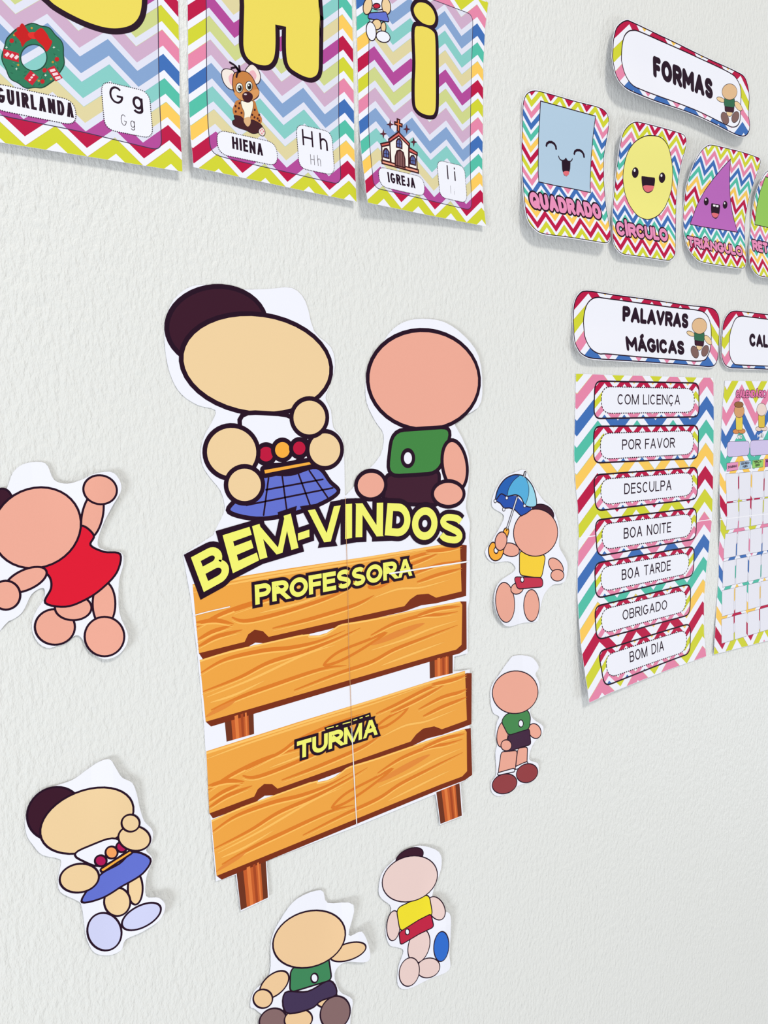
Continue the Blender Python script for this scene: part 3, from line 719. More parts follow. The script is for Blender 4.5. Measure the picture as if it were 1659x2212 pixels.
# ---------------------------------------------------------------- poster of the polite words
gl = lambda u, v: 0.9 + 11 * sstep(300, 545, v) * sstep(300, 0, u) + 3.0 * sstep(420, 560, v)
Gp = Sheet('greeting_poster', 'tall chevron poster of seven polite phrases from com licença to bom dia', 'poster', 946, -90, gl, 32.0, None, (187, 270))
oc = Gp.tr([(1244, 807), (1330, 810), (1440, 813), (1541, 816), (1542, 900), (1541, 1000), (1540, 1058), (1538, 1122), (1531, 1187), (1526, 1226), (1521, 1290), (1521, 1368), (1525, 1412), (1525.5, 1418), (1400, 1464), (1320, 1496), (1273, 1518), (1264, 1458), (1255, 1394), (1250.5, 1342), (1247.5, 1290), (1248, 1226), (1250, 1161), (1248, 1096), (1243, 1045), (1240, 980), (1242, 900)])
pu, pv = Gp.L(*K7(1158, 965))
Gp.paper(oc)
Gp.fill('chevron_background', inset(oc, 0.4), None, 0.03, m=chevron('chevron_print', SEQ, WHITE, pu, pv, 100, 43, 42.5, 0.58))
Gp.line('page_seam', Gp.tr([(80, 705), (600, 628), (1190, 549)], K8), 1.6, (246, 245, 250), 0.045)
MINI = chevron('chevron_print', rolled(CRIMSON), WHITE, 24.0, 3.0 - 0.6 * 21, 50, 21, 21, 0.6)
BOX = [(K7, [(245, 843), (1095, 860), (1095, 1135), (237, 1150)], [(297, 888), (1057, 905), (1057, 1097), (297, 1108)], 'COM LICENÇA', (430, 1035), (940, 1035), 950),
       (K7, [(237, 1213), (1092, 1206), (1088, 1475), (235, 1512)], [(290, 1270), (1053, 1248), (1046, 1440), (290, 1482)], 'POR FAVOR', (467, 1405), (897, 1386), 1320),
       (K8, [(202, 178), (1072, 113), (1067, 378), (220, 478)], [(260, 214), (1032, 156), (1025, 346), (264, 428)], 'DESCULPA', (457, 340), (852, 303), 250),
       (K8, [(213, 556), (1062, 453), (1057, 712), (233, 857)], [(268, 590), (1024, 500), (1017, 686), (276, 804)], 'BOA NOITE', (453, 712), (848, 655), 622),
       (K8, [(210, 916), (1044, 773), (1034, 1022), (223, 1210)], [(260, 950), (1002, 822), (992, 1002), (266, 1154)], 'BOA TARDE', (437, 1057), (845, 973), 968),
       (K8, [(210, 1277), (1014, 1088), (1006, 1347), (228, 1557)], [(262, 1304), (977, 1136), (970, 1316), (274, 1504)], 'OBRIGADO', (445, 1392), (815, 1298), 1308),
       (K8, [(240, 1653), (1012, 1418), (1007, 1668), (292, 1944)], [(296, 1684), (982, 1468), (975, 1652), (322, 1876)], 'BOM DIA', (505, 1745), (790, 1643), 1655)]
for K, o4, i4, txt, A, B, top in BOX:
    q = rpoly(Gp.tr(o4, K), 16); q2 = rpoly(Gp.tr(i4, K), 24)
    b = Gp.fill('phrase_box', q, None, 0.07, m=MINI, uvo=Gp.L(*K(*o4[0])))
    Gp.line('box_outline', q, 2.7, INK, 0.09, True, b)
    Gp.fill('phrase_panel', q2, WHITE, 0.12, b)
    Gp.build('dashed_border', [(dashes(q2, 3.6, 2.2, 1.8), 0.15)], mat('print', INK), b, stuff=True)
    Gp.letters(txt, Gp.L(*K(*A)), Gp.L(*K(*B)), Gp.dist(K, A, (A[0], top)), 0.13, 'block', INK, 0.18, b, gap=0.16)

# ---------------------------------------------------------------- calendar
cal = Sheet('calendar_poster', 'chevron calendar poster with weekday columns and empty day squares', 'calendar', 1355, -92,
            lambda u, v: 0.9 + 5 * sstep(180, 260, v) * sstep(330, 260, v) * sstep(120, 0, u) + 3 * sstep(400, 540, v), 32.0, None, (150, 260))
oc = cal.tr([(1566.3, 822), (1659, 823), (1800, 826), (1800, 1346), (1659, 1384), (1542, 1414), (1544, 1373), (1547.5, 1315), (1552.5, 1243), (1556, 1142), (1554.7, 1087), (1554, 1040), (1557, 954), (1560.5, 881)])
cal.paper(oc)
pu, pv = cal.L(*CA(285, 172))
cal.fill('chevron_background', inset(oc, 0.4), None, 0.03, m=chevron('chevron_print', rolled(PINK), WHITE, pu, pv, 100, 55, 43, 0.58))
cal.letters('CALENDÁRIO', cal.L(*CA(240, 272)), cal.L(*CA(466, 272)), cal.dist(CA, (240, 272), (240, 216)), 0.24, 'round', (230, 120, 170), 0.36, gap=0.05, out=0.07)
KID = lambda x, y, k, a, b, c: [('e', (x - 22 * k, y + 120 * k, 26 * k, 18 * k), c), ('e', (x + 20 * k, y + 118 * k, 26 * k, 18 * k), c), ('r', [(x - 26 * k, y + 10 * k), (x + 26 * k, y + 10 * k), (x + 24 * k, y + 110 * k), (x - 24 * k, y + 110 * k)], b, 4), ('e', (x, y - 32 * k, 38 * k, 50 * k), a)]
shapes(cal, CA, KID(265, 405, 1.0, (214, 160, 110), (232, 206, 80), (214, 140, 80)) + [('e', (262, 325, 34, 22), (150, 100, 60))], 0.08, 0.8, None, 0.016)
shapes(cal, CA, KID(432, 392, 0.95, (236, 214, 204), (222, 190, 70), (232, 208, 196)), 0.08, 0.8, None, 0.016)
cal.letters('ANO', cal.L(*CA(236, 582)), cal.L(*CA(286, 580)), cal.dist(CA, (236, 582), (236, 552)), 0.24, 'round', (245, 245, 250), 0.2, gap=0.06, out=0.10)
cal.letters('MÊS', cal.L(*CA(400, 572)), cal.L(*CA(446, 570)), cal.dist(CA, (400, 572), (400, 545)), 0.24, 'round', (245, 245, 250), 0.2, gap=0.06, out=0.10)
for q in ([(175, 602), (341, 596), (340, 702), (175, 718)], [(348, 592), (560, 586), (560, 690), (347, 708)]):
    cal.blob('date_field', rpoly(cal.tr(q, CA), 9), (208, 196, 232), 0.08, 0.9, oc=(90, 80, 110))
heads = [([(172, 762), (258, 752), (258, 812), (172, 824)], (232, 150, 190), ['DOMINGO']), ([(270, 750), (353, 742), (352, 800), (268, 810)], (170, 196, 222), ['SEGUNDA-', 'FEIRA']),
         ([(365, 742), (445, 733), (443, 790), (362, 800)], (152, 208, 110), ['TERÇA-', 'FEIRA']), ([(458, 733), (535, 725), (533, 780), (456, 790)], (180, 100, 172), ['QUARTA-', 'FEIRA'])]
for q, c, ls in heads:
    b = cal.blob('weekday_tab', cal.tr(q, CA), c, 0.08, 0.7, oc=(70, 60, 80))
    (x0, y0), (x1, y1) = q[3], q[2]
    for k, t in enumerate(ls):
        up = 22 if len(ls) == 1 else 34 - 24 * k
        pad = 10 if len(ls) == 1 or k == 0 else 24
        cal.letters(t, cal.L(*CA(x0 + pad, y0 - up)), cal.L(*CA(x1 - pad, y1 - up + 1)), cal.dist(CA, (x0, y0), (x0, y0 - 19)), 0.24, 'block', INK, 0.13, b, gap=0.1)
xs = [cal.L(*CA(x, y))[0] for x, y in ((168, 950), (257, 950), (265, 950), (350, 950), (360, 950), (446, 950), (453, 950), (535, 950))]
yl = [cal.L(*CA(168, y))[1] for y in (842, 1050, 1062, 1262, 1288, 1470, 1492, 1682, 1706, 1898, 1918, 2098)]
for i in range(6):
    for j in range(4):
        sh = -0.5 * (i ** 1.5)
        cal.blob('day_square', [(xs[2 * j] + sh, yl[2 * i]), (xs[2 * j + 1] + sh, yl[2 * i]), (xs[2 * j + 1] + sh, yl[2 * i + 1]), (xs[2 * j] + sh, yl[2 * i + 1])], (232, 231, 241), 0.08, 0.6, oc=(110, 104, 124))
cal.line('page_seam', cal.tr([(122, 1182), (300, 1160), (480, 1140)], CA), 1.6, (246, 245, 250), 0.13)

# ---------------------------------------------------------------- the welcome sign
wl = lambda u, v: 1.0 + 2.5 * sstep(430, 560, v) + 2.5 * sstep(350, 420, u) + 2.5 * sstep(0, -160, v) * sstep(250, 380, u)
Wsn = Sheet('welcome_sign', 'large cut paper sign of a wooden board reading bem-vindos, professora and turma', 'sign', 300, 0, wl, 40.0, None, (200, 200))
bc = [B3(*p) for p in [(268, 880), (240, 668), (125, 706), (93, 345)]] + [B2(*p) for p in [(112, 640), (106, 540), (72, 168)]] + [B1(*p) for p in [(82, 640), (38, 398), (205, 290)]]
bc += smooth([M1(*p) for p in [(460, 2100), (530, 1960), (545, 1880), (510, 1760), (430, 1660), (368, 1560), (352, 1440), (380, 1320), (440, 1210), (470, 1110), (330, 1070), (200, 985), (120, 860), (72, 680), (58, 450), (105, 260), (205, 145), (330, 95), (500, 106), (700, 132), (900, 128), (1090, 120), (1200, 230), (1270, 470), (1405, 600), (1438, 750), (1400, 900), (1362, 1010), (1405, 1110), (1425, 1250), (1490, 1330), (1512, 1450), (1518, 1790)]], False, 3)
bc += smooth([C1(*p) for p in [(105, 1780), (180, 1700), (250, 1610), (400, 1440), (430, 1260), (362, 1150), (285, 985), (278, 800), (325, 650), (400, 520), (480, 390), (600, 300), (760, 270), (950, 300), (1120, 420), (1240, 590), (1272, 850), (1235, 1030), (1040, 1140), (1095, 1280), (1157, 1450), (1152, 1700), (1130, 1880), (1165, 2010), (1155, 2150)]], False, 3)
bc += [B1(*p) for p in [(1597, 370), (1594, 640), (1584, 690), (1584, 932)]] + [B2(*p) for p in [(1576, 134), (1507, 152), (1502, 235), (1594, 224), (1592, 540), (1598, 826), (1542, 858)]] + [B3(*p) for p in [(1538, 142), (1552, 328), (1420, 380), (1402, 250), (1393, 202), (940, 388), (417, 588), (432, 802)]]
Wsn.paper(Wsn.tr(bc), 'backing_paper')
DARK = (122, 46, 20); WOOD = (238, 164, 68); MIDW = (214, 112, 34); LITE = (250, 190, 96); RUST = (222, 124, 40)
def q2w(quad, K=ID):
    tl, t_r, br, bl = [Vector(p) for p in Wsn.tr(quad, K)]
    def f(a, b):
        p = (tl * (1 - a) + t_r * a) * (1 - b) + (bl * (1 - a) + br * a) * b
        return (p.x, p.y)
    return f
for quad in ([(220, 500), (382, 452), (386, 584), (232, 628)], [(1368, 172), (1498, 142), (1498, 244), (1370, 274)]):
    posts = (quad, B2)
    f = q2w(*posts)
    po = Wsn.fill('post', [f(0, 0), f(1, 0), f(1, 1), f(0, 1)], (110, 50, 28), 0.03)
    for a, b, c in ((0.22, 0.82, (196, 92, 42)), (0.34, 0.46, (226, 124, 62)), (0.55, 0.64, (166, 70, 32)), (0.70, 0.76, (226, 124, 62))):
        Wsn.fill('post_stripe', [f(a, 0), f(b, 0), f(b, 1), f(a, 1)], c, 0.05 + 0.02 * (a > 0.3), po)
for quad in ([(243, 652), (412, 578), (425, 800), (268, 872)], [(1398, 192), (1532, 138), (1546, 326), (1422, 374)]):
    f = q2w(quad, B3)
    po = Wsn.fill('post', [f(0, 0), f(1, 0), f(1, 1), f(0, 1)], (110, 50, 28), 0.03)
    for a, b, c in ((0.22, 0.82, (196, 92, 42)), (0.34, 0.46, (226, 124, 62)), (0.55, 0.64, (166, 70, 32)), (0.70, 0.76, (226, 124, 62))):
        Wsn.fill('post_stripe', [f(a, 0), f(b, 0), f(b, 1), f(a, 1)], c, 0.05 + 0.02 * (a > 0.3), po)
UP_LOW = [(1.0, 0.985), (0.885, 1.0), (0.85, 0.89), (0.80, 0.86), (0.77, 0.92), (0.745, 1.02), (0.57, 1.01), (0.225, 1.0), (0.207, 0.89), (0.18, 0.84), (0.158, 0.89), (0.145, 0.99), (0.0, 1.0)]
UP_DARK = [(1.022, 0.08), (1.022, 1.10), (0.885, 1.11), (0.82, 1.08), (0.745, 1.12), (0.57, 1.11), (0.225, 1.11), (0.2, 1.07), (0.18, 1.04), (0.16, 1.07), (0.145, 1.11), (0.01, 1.10), (0.0, 1.0), (0.5, 0.5)]
LO_TOP = [(0.0, 0.02), (0.1, -0.02), (0.34, -0.02), (0.365, 0.03), (0.40, 0.06), (0.43, 0.05), (0.465, -0.02), (0.49, -0.05), (0.6, -0.02), (0.85, 0.0), (0.99, 0.02)]
LO_LOW = [(1.0, 0.1), (1.0, 0.93), (0.975, 1.0), (0.5, 1.0), (0.0, 1.0)]
LO_DARK = [(1.02, 0.05), (1.025, 1.05), (0.99, 1.10), (0.5, 1.10), (0.015, 1.10), (0.0, 1.0), (0.5, 0.5)]
GR_UP = [([(0.0, .62), (.08, .50), (.2, .42), (.32, .45)], 'm'), ([(0, .80), (.05, .73), (.11, .70)], 'm'), ([(0, .55), (.06, .58), (.115, .685)], 'm'), ([(.12, .50), (.24, .40), (.3, .30), (.42, .22), (.55, .20)], 'm'), ([(.11, .58), (.16, .68), (.3, .66), (.46, .56), (.56, .42)], 'm'),
         ([(.60, .53), (.65, .42), (.73, .36), (.70, .48), (.64, .57)], 'o'), ([(.78, .46), (.88, .38), (.96, .38), (1, .36)], 'm'), ([(.60, .28), (.70, .22), (.82, .12), (.90, .11)], 'm'), ([(.66, .34), (.78, .27), (.90, .14)], 'm'), ([(.80, .62), (.9, .56), (1, .52)], 'm'),
         ([(0, .12), (.15, .08), (.4, .07), (.6, .08), (.85, .04)], 'l'), ([(.0, .90), (.06, .82), (.14, .80)], 'm'), ([(.24, .88), (.4, .86), (.54, .80), (.62, .70)], 'm'), ([(.62, .74), (.72, .68), (.82, .74), (.95, .70)], 'l'), ([(.84, .06), (.92, .10), (1, .08)], 'm'), ([(.2, .60), (.36, .56), (.5, .40)], 'l')]
GR_LO = [([(0, .22), (.08, .10), (.2, .10), (.3, .16), (.4, .16), (.5, .08)], 'm'), ([(0, .52), (.12, .44), (.22, .32), (.34, .28), (.46, .20), (.56, .10)], 'm'), ([(.01, .62), (.16, .52), (.34, .34), (.46, .30)], 'l'), ([(.415, .60), (.47, .44), (.58, .36), (.66, .31), (.56, .50), (.47, .61)], 'o'),
         ([(.60, .28), (.7, .16), (.82, .14), (.9, .2), (.98, .22)], 'm'), ([(.60, .46), (.68, .34), (.78, .28), (.83, .31), (.75, .41), (.66, .47)], 'f'), ([(.02, .84), (.12, .76), (.22, .72), (.4, .66), (.5, .72)], 'm'), ([(.02, .72), (.1, .70), (.2, .60)], 'l'), ([(.3, .9), (.46, .82), (.6, .78), (.7, .66), (.84, .58), (.98, .5)], 'm'),
         ([(.6, .56), (.74, .52), (.86, .44), (.98, .40)], 'l'), ([(.8, .10), (.9, .08), (.99, .12)], 'm'), ([(0.0, .93), (.04, .83), (.10, .79), (.07, .87)], 'f'), ([(.64, .9), (.78, .84), (.92, .78)], 'l')]
PLANKS = [([(415.8, 1262), (998, 1171), (997, 1279), (429.7, 1411)], True), ([(431, 1423), (998.5, 1296), (997, 1400), (444.4, 1559)], False),
          ([(445.5, 1623), (1009, 1448.5), (1008.5, 1557), (452.3, 1757)], True), ([(456.6, 1769), (1008, 1571), (1009, 1673), (467.8, 1892)], False)]
for quad, upper in PLANKS:
    f = q2w(quad)
    if upper:
        front = [(0, 0.0), (0.3, -0.01), (0.6, 0.0), (0.99, -0.01)] + UP_LOW; dark = [(0, 0), (1.0, 0.05)] + UP_DARK[:-1]
        grain = GR_UP
    else:
        front = LO_TOP + LO_LOW; dark = LO_TOP + LO_DARK[:-1]
        grain = GR_LO
    pk = Wsn.fill('plank', [f(*p) for p in front], WOOD, 0.10 if upper else 0.085)
    Wsn.fill('plank_edge', [f(*p) for p in dark], DARK, 0.07 if upper else 0.055, pk)
    z = 0.115
    tp = lambda t: max(0.12, math.sin(math.pi * min(1, max(0, t * 0.9 + 0.08))))
    if not upper: Wsn.line('lit_edge', smooth([f(*p) for p in [(a, b + 0.02) for a, b in LO_TOP]], False, 3), 2.0, (252, 200, 108), z, False, pk, 'butt')
    else: Wsn.line('lit_edge', [f(0.0, .03), f(.5, .02), f(.99, .02)], 2.6, (252, 196, 104), z, False, pk, 'butt')
    for pts, kd in grain:
        z += 0.0137
        if kd == 'f':
            Wsn.fill('grain_patch', smooth([f(*p) for p in pts]), (228, 138, 58), z, pk); continue
        if kd == 'o':
            Wsn.line('grain_ring', smooth([f(*p) for p in pts], True, 6), 3.6, RUST, z, True, pk, taper=lambda t: 1.0); continue
        c, w = {'m': (RUST, 5.2), 'l': (LITE, 3.0), 'r': ((226, 134, 60), 10.0)}[kd]
        line = smooth([f(*p) for p in pts], False, 6)
        Wsn.line('grain_line', line, w, c, z, False, pk, 'butt', tp)
        if kd == 'm': Wsn.line('grain_line', [(x - 0.6, y + 3.4) for x, y in line], 2.0, LITE, z + 0.0061, False, pk, 'butt', tp)
# plain colour shapes where the two printed figures stand above the board
shapes(Wsn, M1, [('e', (480, 430, 405, 322, -4), HAIR), ('e', (800, 735, 612, 402, 8), SKIN), ('r', [(600, 1120), (1160, 1150), (1235, 1520), (830, 1580)], WHITE, 30),
                 ('p', [(850, 1640), (1080, 1625), (1290, 1570), (1400, 1690), (1465, 1775), (1300, 1880), (1050, 1960), (800, 1990), (580, 1935), (640, 1830)], DENIM),
                 ('r', [(845, 1580), (1255, 1508), (1280, 1560), (858, 1645)], ORANGE, 3), ('e', (880, 1466, 74, 78), (190, 20, 60)), ('e', (1012, 1432, 76, 82), ORANGE), ('e', (1148, 1418, 66, 72), (190, 20, 60)),
                 ('e', (600, 1450, 218, 215, 25), SKIN), ('e', (705, 1715, 150, 150), SKIN), ('e', (1355, 1430, 140, 150), SKIN), ('e', (1230, 1170, 145, 155), SKIN)], 0.08, 5.5, None, 0.02)
for a, b in (((900, 1660), (860, 1960)), ((1010, 1640), (1050, 1940)), ((1140, 1620), (1240, 1890)), ((1230, 1600), (1380, 1820)), ((880, 1755), (1340, 1670)), ((720, 1880), (1420, 1740))):
    Wsn.line('plaid_line', Wsn.tr([a, b], M1), 2.2, INK, 0.17)
shapes(Wsn, C1, [('e', (770, 792, 478, 425, 6), ROSE), ('r', [(450, 1600), (905, 1570), (900, 1860), (420, 1850)], (64, 26, 46), 8), ('r', [(500, 1225), (1020, 1190), (905, 1590), (455, 1618)], GREEN, 20),
                 ('e', (636, 1460, 48, 68), WHITE), ('e', (320, 1690, 128, 122, -20), ROSE), ('e', (1035, 1520, 105, 215, -8), ROSE), ('e', (980, 1765, 135, 110), ROSE)], 0.08, 5.5, None, 0.02)
BEM = [('B', (80, 412), (235, 330), (150, 600), (305, 515)), ('E', (252, 292), (398, 246), (308, 498), (450, 428)), ('M', (412, 243), (622, 174), (455, 424), (664, 360)), ('-', (657, 190), (722, 168), (662, 388), (727, 366)),
       ('V', (712, 157), (896, 129), (732, 338), (908, 318)), ('I', (914, 124), (958, 120), (914, 313), (958, 306)), ('N', (976, 119), (1124, 115), (974, 303), (1122, 297)), ('D', (1147, 117), (1275, 122), (1132, 292), (1268, 304)),
       ('O', (1292, 131), (1428, 148), (1270, 308), (1408, 326)), ('S', (1438, 166), (1572, 190), (1410, 318), (1550, 348))]
for ci, (c, *q) in enumerate(BEM):
    Wsn.glyph_quad(c, Wsn.tr(q, B1), {'-': 0.2, 'B': 0.21}.get(c, 0.235), 'block', NEON, 0.70, 0.15, ci=ci)
Wsn.letters('PROFESSORA', Wsn.L(*B1(430, 670)), Wsn.L(*B1(1284, 510)), Wsn.dist(B1, (430, 672), (430, 563)), 0.24, 'block', NEON, 0.70, gap=0.055, out=0.16, shear=0.03)
Wsn.letters('TURMA', Wsn.L(*B2(624, 726)), Wsn.L(*B2(1078, 585)), Wsn.dist(B2, (640, 728), (640, 630)), 0.24, 'block', NEON, 0.70, gap=0.055, out=0.16, shear=0.06)
Wsn.fill('print_scrap', Wsn.tr([(778, 548), (1036, 464), (1042, 500), (790, 580)], B2), INK, 0.45)
Wsn.build('print_scrap_dashes', [(stroke(Wsn.tr([a, b], B2), 1.4, cap='butt'), 0.69) for a, b in (((790, 553), (830, 543)), ((842, 541), (856, 537)), ((880, 528), (925, 516)), ((940, 508), (962, 502)), ((975, 496), (992, 491)), ((1008, 486), (1028, 480)))], mat('print', NEON), stuff=True)
Wsn.line('page_seam', Wsn.tr([(745, 1075), (751, 1290), (752.5, 1400), (760, 1590)]), 0.7, (214, 160, 110), 0.82)
Wsn.line('page_seam', Wsn.tr([(759, 1570), (765, 1690), (770, 1782)]), 1.5, (238, 236, 240), 0.82)
Wsn.line('page_seam', Wsn.tr([(100, 726), (180, 705), (290, 680)], B1), 1.3, (244, 240, 240), 0.82)
Wsn.line('page_seam', Wsn.tr([(1160, 500), (1300, 478), (1586, 434)], B1), 2.2, (244, 242, 244), 0.82)

# ---------------------------------------------------------------- small paper cutouts around the sign
def cutout(label, K, contour, items, h0, curls, ow=2.2):
    w = [on_wall(*K(x, y)) for x, y in contour]
    x0, x1 = min(p[0] for p in w), max(p[0] for p in w); y0, y1 = min(p[1] for p in w), max(p[1] for p in w)
    W_, H_ = x1 - x0, y1 - y0
    def lift(u, v):
        a, b = u / W_, v / H_; z = h0
        for cu, cv, amt, rad in curls:
            d = math.hypot(a - cu, b - cv); z += amt * sstep(rad, 0, d)
        return z
    s = Sheet('paper_cutout', label, 'cutout', x0, y0, lift, 22.0, 'paper cutouts around the welcome sign', (W_ / 2, H_ / 2))
    s.paper(smooth(s.tr(contour, K), True, 4))
    shapes(s, K, items, 0.06, ow, None, 0.018)
    return s
cutout('paper cutout with a red patch at the left edge of the picture', R1,
       [(-70, 500), (60, 380), (140, 190), (270, 100), (470, 100), (560, 270), (700, 312), (850, 270), (1000, 205), (1180, 200), (1262, 360), (1160, 560), (1060, 760), (1015, 950), (1120, 1010), (1262, 1030), (1280, 1150), (1236, 1330), (1240, 1650), (1332, 1900), (1250, 2075), (1080, 2135), (930, 2035), (820, 1890), (700, 1935), (520, 2020), (390, 1955), (330, 1800), (370, 1650), (460, 1500), (450, 1395), (330, 1460), (230, 1650), (90, 1740), (-70, 1770)],
       [('e', (960, 640, 108, 250, 12), ROSE), ('e', (1040, 375, 175, 150, 10), ROSE), ('e', (-10, 640, 150, 280, 10), HAIR), ('e', (1080, 1560, 118, 230), ROSE), ('e', (570, 1800, 208, 185), ROSE), ('e', (760, 1600, 190, 130), ROSE), ('e', (1085, 1900, 206, 205), ROSE),
        ('p', [(470, 1550), (530, 1400), (520, 1290), (440, 1170), (600, 1050), (760, 820), (860, 750), (975, 850), (940, 950), (1080, 1020), (1248, 1045), (1215, 1230), (1060, 1400), (880, 1520), (680, 1590)], RED),
        ('e', (380, 770, 470, 410, -24), ROSE), ('e', (270, 1310, 230, 105, -24), ROSE), ('e', (60, 1470, 150, 150), ROSE)], 2.2, [(1, 1, 5, .5), (0.85, 0.1, 5, .5)])
cutout('paper cutout with dark, blue and pale lavender patches at lower left', S1,
       [(960, 100), (1020, 180), (1090, 290), (1200, 350), (1250, 480), (1275, 600), (1325, 750), (1412, 850), (1400, 980), (1345, 1060), (1412, 1150), (1350, 1330), (1345, 1540), (1480, 1560), (1548, 1650), (1480, 1800), (1300, 1920), (1130, 2000), (1080, 2110), (950, 2165), (800, 2135), (715, 1980), (690, 1800), (660, 1630), (600, 1580), (440, 1495), (418, 1350), (450, 1180), (400, 1140), (250, 1105), (150, 1000), (82, 880), (78, 700), (180, 500), (330, 400), (560, 320), (720, 210), (850, 125)],
       [('e', (380, 670, 300, 270, -35), HAIR), ('e', (1230, 1460, 78, 170), SKIN), ('e', (1295, 1755, 225, 112, -28), SHOE), ('e', (905, 1915, 178, 200, -18), SHOE), ('e', (1040, 1600, 138, 150), SKIN),
        ('e', (720, 745, 515, 315, -22), SKIN), ('r', [(530, 1100), (1020, 900), (1190, 1045), (860, 1255)], WHITE, 14),
        ('p', [(880, 1300), (1060, 1200), (1210, 1075), (1390, 1150), (1310, 1300), (1100, 1430), (880, 1560), (670, 1605), (730, 1470)], DENIM), ('r', [(858, 1258), (1180, 1055), (1205, 1082), (880, 1294)], ORANGE, 2),
        ('e', (866, 1168, 62, 58), (176, 20, 84)), ('e', (980, 1080, 64, 64), (244, 160, 92)), ('e', (1085, 1022, 56, 54), (176, 20, 84)), ('e', (640, 1350, 208, 150, -10), SKIN), ('e', (1220, 930, 170, 130, 10), SKIN), ('e', (1180, 770, 95, 90), SKIN)], 2.2, [(1, .85, 7, .5), (.75, .1, 4, .4)])
cutout('paper cutout with green, dark and brown patches at the bottom of the picture', L8,
       [(600, 425), (650, 520), (842, 535), (805, 760), (905, 735), (962, 870), (945, 958), (780, 962), (700, 1050), (740, 1180), (832, 1240), (822, 1350), (790, 1510), (600, 1590), (150, 1540), (190, 1400), (110, 1315), (72, 1290), (100, 1180), (215, 1050), (228, 800), (300, 640), (420, 490)],
       [('e', (800, 885, 140, 62, -18), (238, 200, 154)), ('e', (250, 1130, 130, 75, -42), (238, 200, 154)), ('e', (165, 1235, 72, 70), (238, 200, 154)), ('e', (240, 1400, 105, 90, -30), (134, 104, 104)), ('e', (430, 1390, 105, 78, -10), (238, 200, 154)), ('e', (640, 1235, 82, 62, -20), (238, 200, 154)), ('e', (705, 1340, 108, 128, 25), (134, 104, 104)),
        ('p', [(330, 1190), (500, 1180), (665, 1100), (715, 1200), (600, 1250), (520, 1310), (340, 1340)], (66, 50, 84)), ('r', [(372, 1010), (650, 890), (680, 1095), (365, 1190)], (62, 134, 88), 8), ('e', (550, 1080, 26, 34), WHITE), ('e', (510, 790, 278, 205, -20), (238, 200, 154))], 2.8, [(1, .4, 8, .45), (.95, .1, 5, .35)])
cutout('paper cutout with yellow and red plaid patches and a blue oval, below the sign', L8,
       [(1340, 92), (1480, 140), (1496, 260), (1440, 420), (1432, 520), (1480, 580), (1560, 600), (1568, 720), (1558, 900), (1555, 1020), (1400, 1092), (1250, 1162), (1175, 1135), (1178, 1000), (1215, 880), (1170, 852), (1110, 832), (1082, 720), (1125, 560), (1055, 490), (1030, 430), (1055, 300), (1140, 205), (1240, 130)],
       [('e', (1260, 180, 110, 62, -26), HAIR), ('e', (1140, 690, 50, 112, 5), PALE), ('e', (1400, 1005, 88, 72, -20), PALE), ('e', (1330, 840, 78, 130, 15), PALE), ('e', (1258, 1035, 74, 108, 12), PALE), ('e', (1460, 560, 60, 92, -25), PALE),
        ('r', [(1160, 560), (1405, 450), (1435, 620), (1190, 740)], (240, 222, 46), 10), ('r', [(1180, 740), (1420, 600), (1442, 700), (1192, 835)], (192, 34, 66), 5), ('e', (1262, 340, 212, 165, -22), PALE), ('e', (1497, 845, 56, 112, 4), (48, 108, 204)), ('e', (1243, 735, 15, 22), WHITE)], 2.2, [(1, .55, 8, .5), (.9, 0, 3, .4)], 1.6)
um = cutout('paper cutout with a blue umbrella, right of the welcome sign', U1,
       [(620, 92), (700, 240), (850, 470), (985, 600), (1064, 850), (1064, 1080), (1165, 1280), (1155, 1480), (1100, 1552), (980, 1575), (870, 1700), (812, 1900), (780, 2042), (600, 2065), (420, 2112), (330, 2065), (245, 1900), (230, 1680), (300, 1530), (480, 1400), (488, 1330), (400, 1270), (200, 1282), (108, 1150), (200, 1000), (338, 750), (335, 660), (198, 560), (228, 380), (350, 190), (500, 118)],
       [('e', (1020, 1330, 75, 120, -40), ROSE), ('e', (1040, 1450, 85, 75), ROSE), ('e', (850, 650, 150, 110, 25), HAIR), ('e', (365, 1800, 122, 258, -4), ROSE), ('e', (520, 1620, 85, 70, -30), ROSE), ('e', (705, 1840, 100, 205), ROSE), ('e', (430, 1120, 120, 85, 15), ROSE),
        ('r', [(550, 1130), (890, 1190), (835, 1490), (550, 1450)], (246, 206, 56), 8), ('r', [(478, 1470), (845, 1480), (855, 1600), (520, 1630)], (196, 48, 76), 7), ('e', (758, 900, 285, 305, 8), ROSE), ('e', (585, 1506, 22, 34), WHITE)], 1.6, [(0, .95, 6, .4), (1, .6, 4, .4)], 1.6)
un = um.fill('umbrella_underside', um.tr([(240, 488), (300, 405), (390, 425), (510, 425), (620, 545), (690, 560), (705, 600), (640, 650), (570, 685), (490, 605), (420, 580), (350, 585), (300, 520)], U1), (38, 80, 172), 0.30)
um.line('outline', um.tr([(240, 488), (300, 520), (350, 585), (420, 580), (490, 605), (570, 685), (640, 650), (705, 600)], U1), 1.6, INK, 0.315, False, un)
dome = smooth(um.tr([(240, 480), (270, 340), (350, 220), (440, 165), (520, 152), (610, 175), (700, 270), (750, 390), (768, 540), (700, 570), (620, 545), (570, 450), (500, 412), (390, 430), (310, 400)], U1))
cn = um.fill('umbrella_canopy', dome, (84, 172, 218), 0.33)
um.fill('canopy_panel', smooth(um.tr([(245, 478), (272, 340), (350, 222), (440, 168), (540, 165), (470, 230), (410, 330), (388, 425), (310, 402)], U1)), (36, 96, 178), 0.345, cn)
um.fill('canopy_panel', smooth(um.tr([(640, 220), (700, 275), (748, 390), (764, 535), (700, 562), (630, 540), (668, 420), (665, 310)], U1)), (152, 212, 232), 0.345, cn)
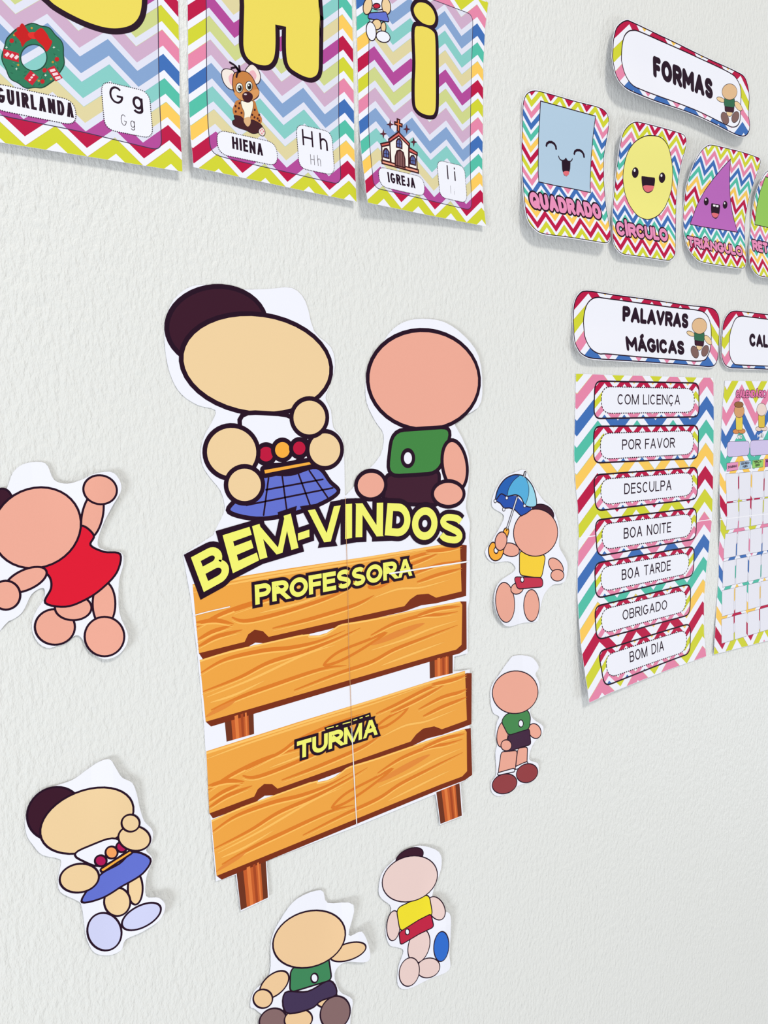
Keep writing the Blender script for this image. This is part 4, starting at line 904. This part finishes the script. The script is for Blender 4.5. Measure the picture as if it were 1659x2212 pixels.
um.line('outline', dome, 1.8, INK, 0.36, True, cn)
for p in ([(545, 165), (470, 230), (410, 330), (388, 430)], [(640, 215), (668, 310), (664, 420), (625, 545)]): um.line('canopy_rib', smooth(um.tr(p, U1), False), 1.0, INK, 0.362, False, cn)
um.line('shaft_outline', um.tr([(518, 445), (382, 870)], U1), 4.4, INK, 0.34); um.line('umbrella_shaft', um.tr([(518, 445), (382, 870)], U1), 2.0, (226, 226, 234), 0.37)
um.line('tip_outline', um.tr([(622, 125), (604, 185)], U1), 5.0, INK, 0.31); um.line('umbrella_tip', um.tr([(622, 128), (606, 180)], U1), 2.2, (190, 194, 200), 0.375)
hook = smooth(um.tr([(378, 885), (330, 1040), (295, 1180), (240, 1215), (195, 1180), (185, 1110), (205, 1070)], U1), False)
um.line('handle_outline', hook, 12.5, INK, 0.34); um.line('umbrella_handle', hook, 9.0, (248, 172, 54), 0.37)
for x, y in ((236, 492), (384, 452), (346, 600), (614, 553)): um.blob('knob', um.tr(ell(x, y, 17, 22, n=14), U1), (238, 238, 244), 0.38, 1.0)
shapes(um, U1, [('e', (310, 1010, 75, 120, 10), ROSE)], 0.40, 1.6)
cutout('paper cutout with green, black and brown patches, right of the turma plank', W2,
       [(520, 165), (740, 185), (845, 320), (800, 420), (848, 530), (845, 650), (730, 900), (770, 1030), (895, 1120), (895, 1220), (765, 1380), (715, 1580), (835, 1640), (835, 1780), (755, 1885), (560, 1945), (430, 2045), (290, 2085), (205, 2025), (195, 1900), (265, 1780), (255, 1500), (285, 1350), (255, 1250), (275, 1080), (305, 1000), (225, 945), (190, 800), (195, 600), (300, 430), (430, 245)],
       [('e', (350, 1240, 75, 175, 8), ROSE), ('e', (790, 1195, 82, 105, -25), ROSE), ('r', [(560, 1430), (692, 1410), (684, 1640), (528, 1700)], ROSE, 5), ('r', [(332, 1480), (552, 1460), (520, 1750), (290, 1775)], ROSE, 5), ('r', [(525, 1680), (690, 1610), (700, 1650), (525, 1725)], WHITE, 3), ('e', (685, 1770, 150, 125, -25), (148, 62, 66)), ('r', [(282, 1765), (512, 1700), (520, 1750), (285, 1800)], WHITE, 3), ('e', (378, 1915, 172, 132, -18), (148, 62, 66)),
        ('r', [(425, 1250), (715, 1160), (738, 1380), (420, 1480)], (66, 36, 62), 5), ('r', [(330, 1060), (400, 960), (690, 900), (735, 1000), (715, 1170), (430, 1255)], (70, 136, 78), 7), ('e', (600, 1092, 32, 48), WHITE), ('e', (400, 1390, 72, 75), ROSE), ('e', (522, 665, 312, 290, -12), ROSE)], 1.6, [(1, .75, 6, .5), (1, .1, 4, .4)], 1.6)
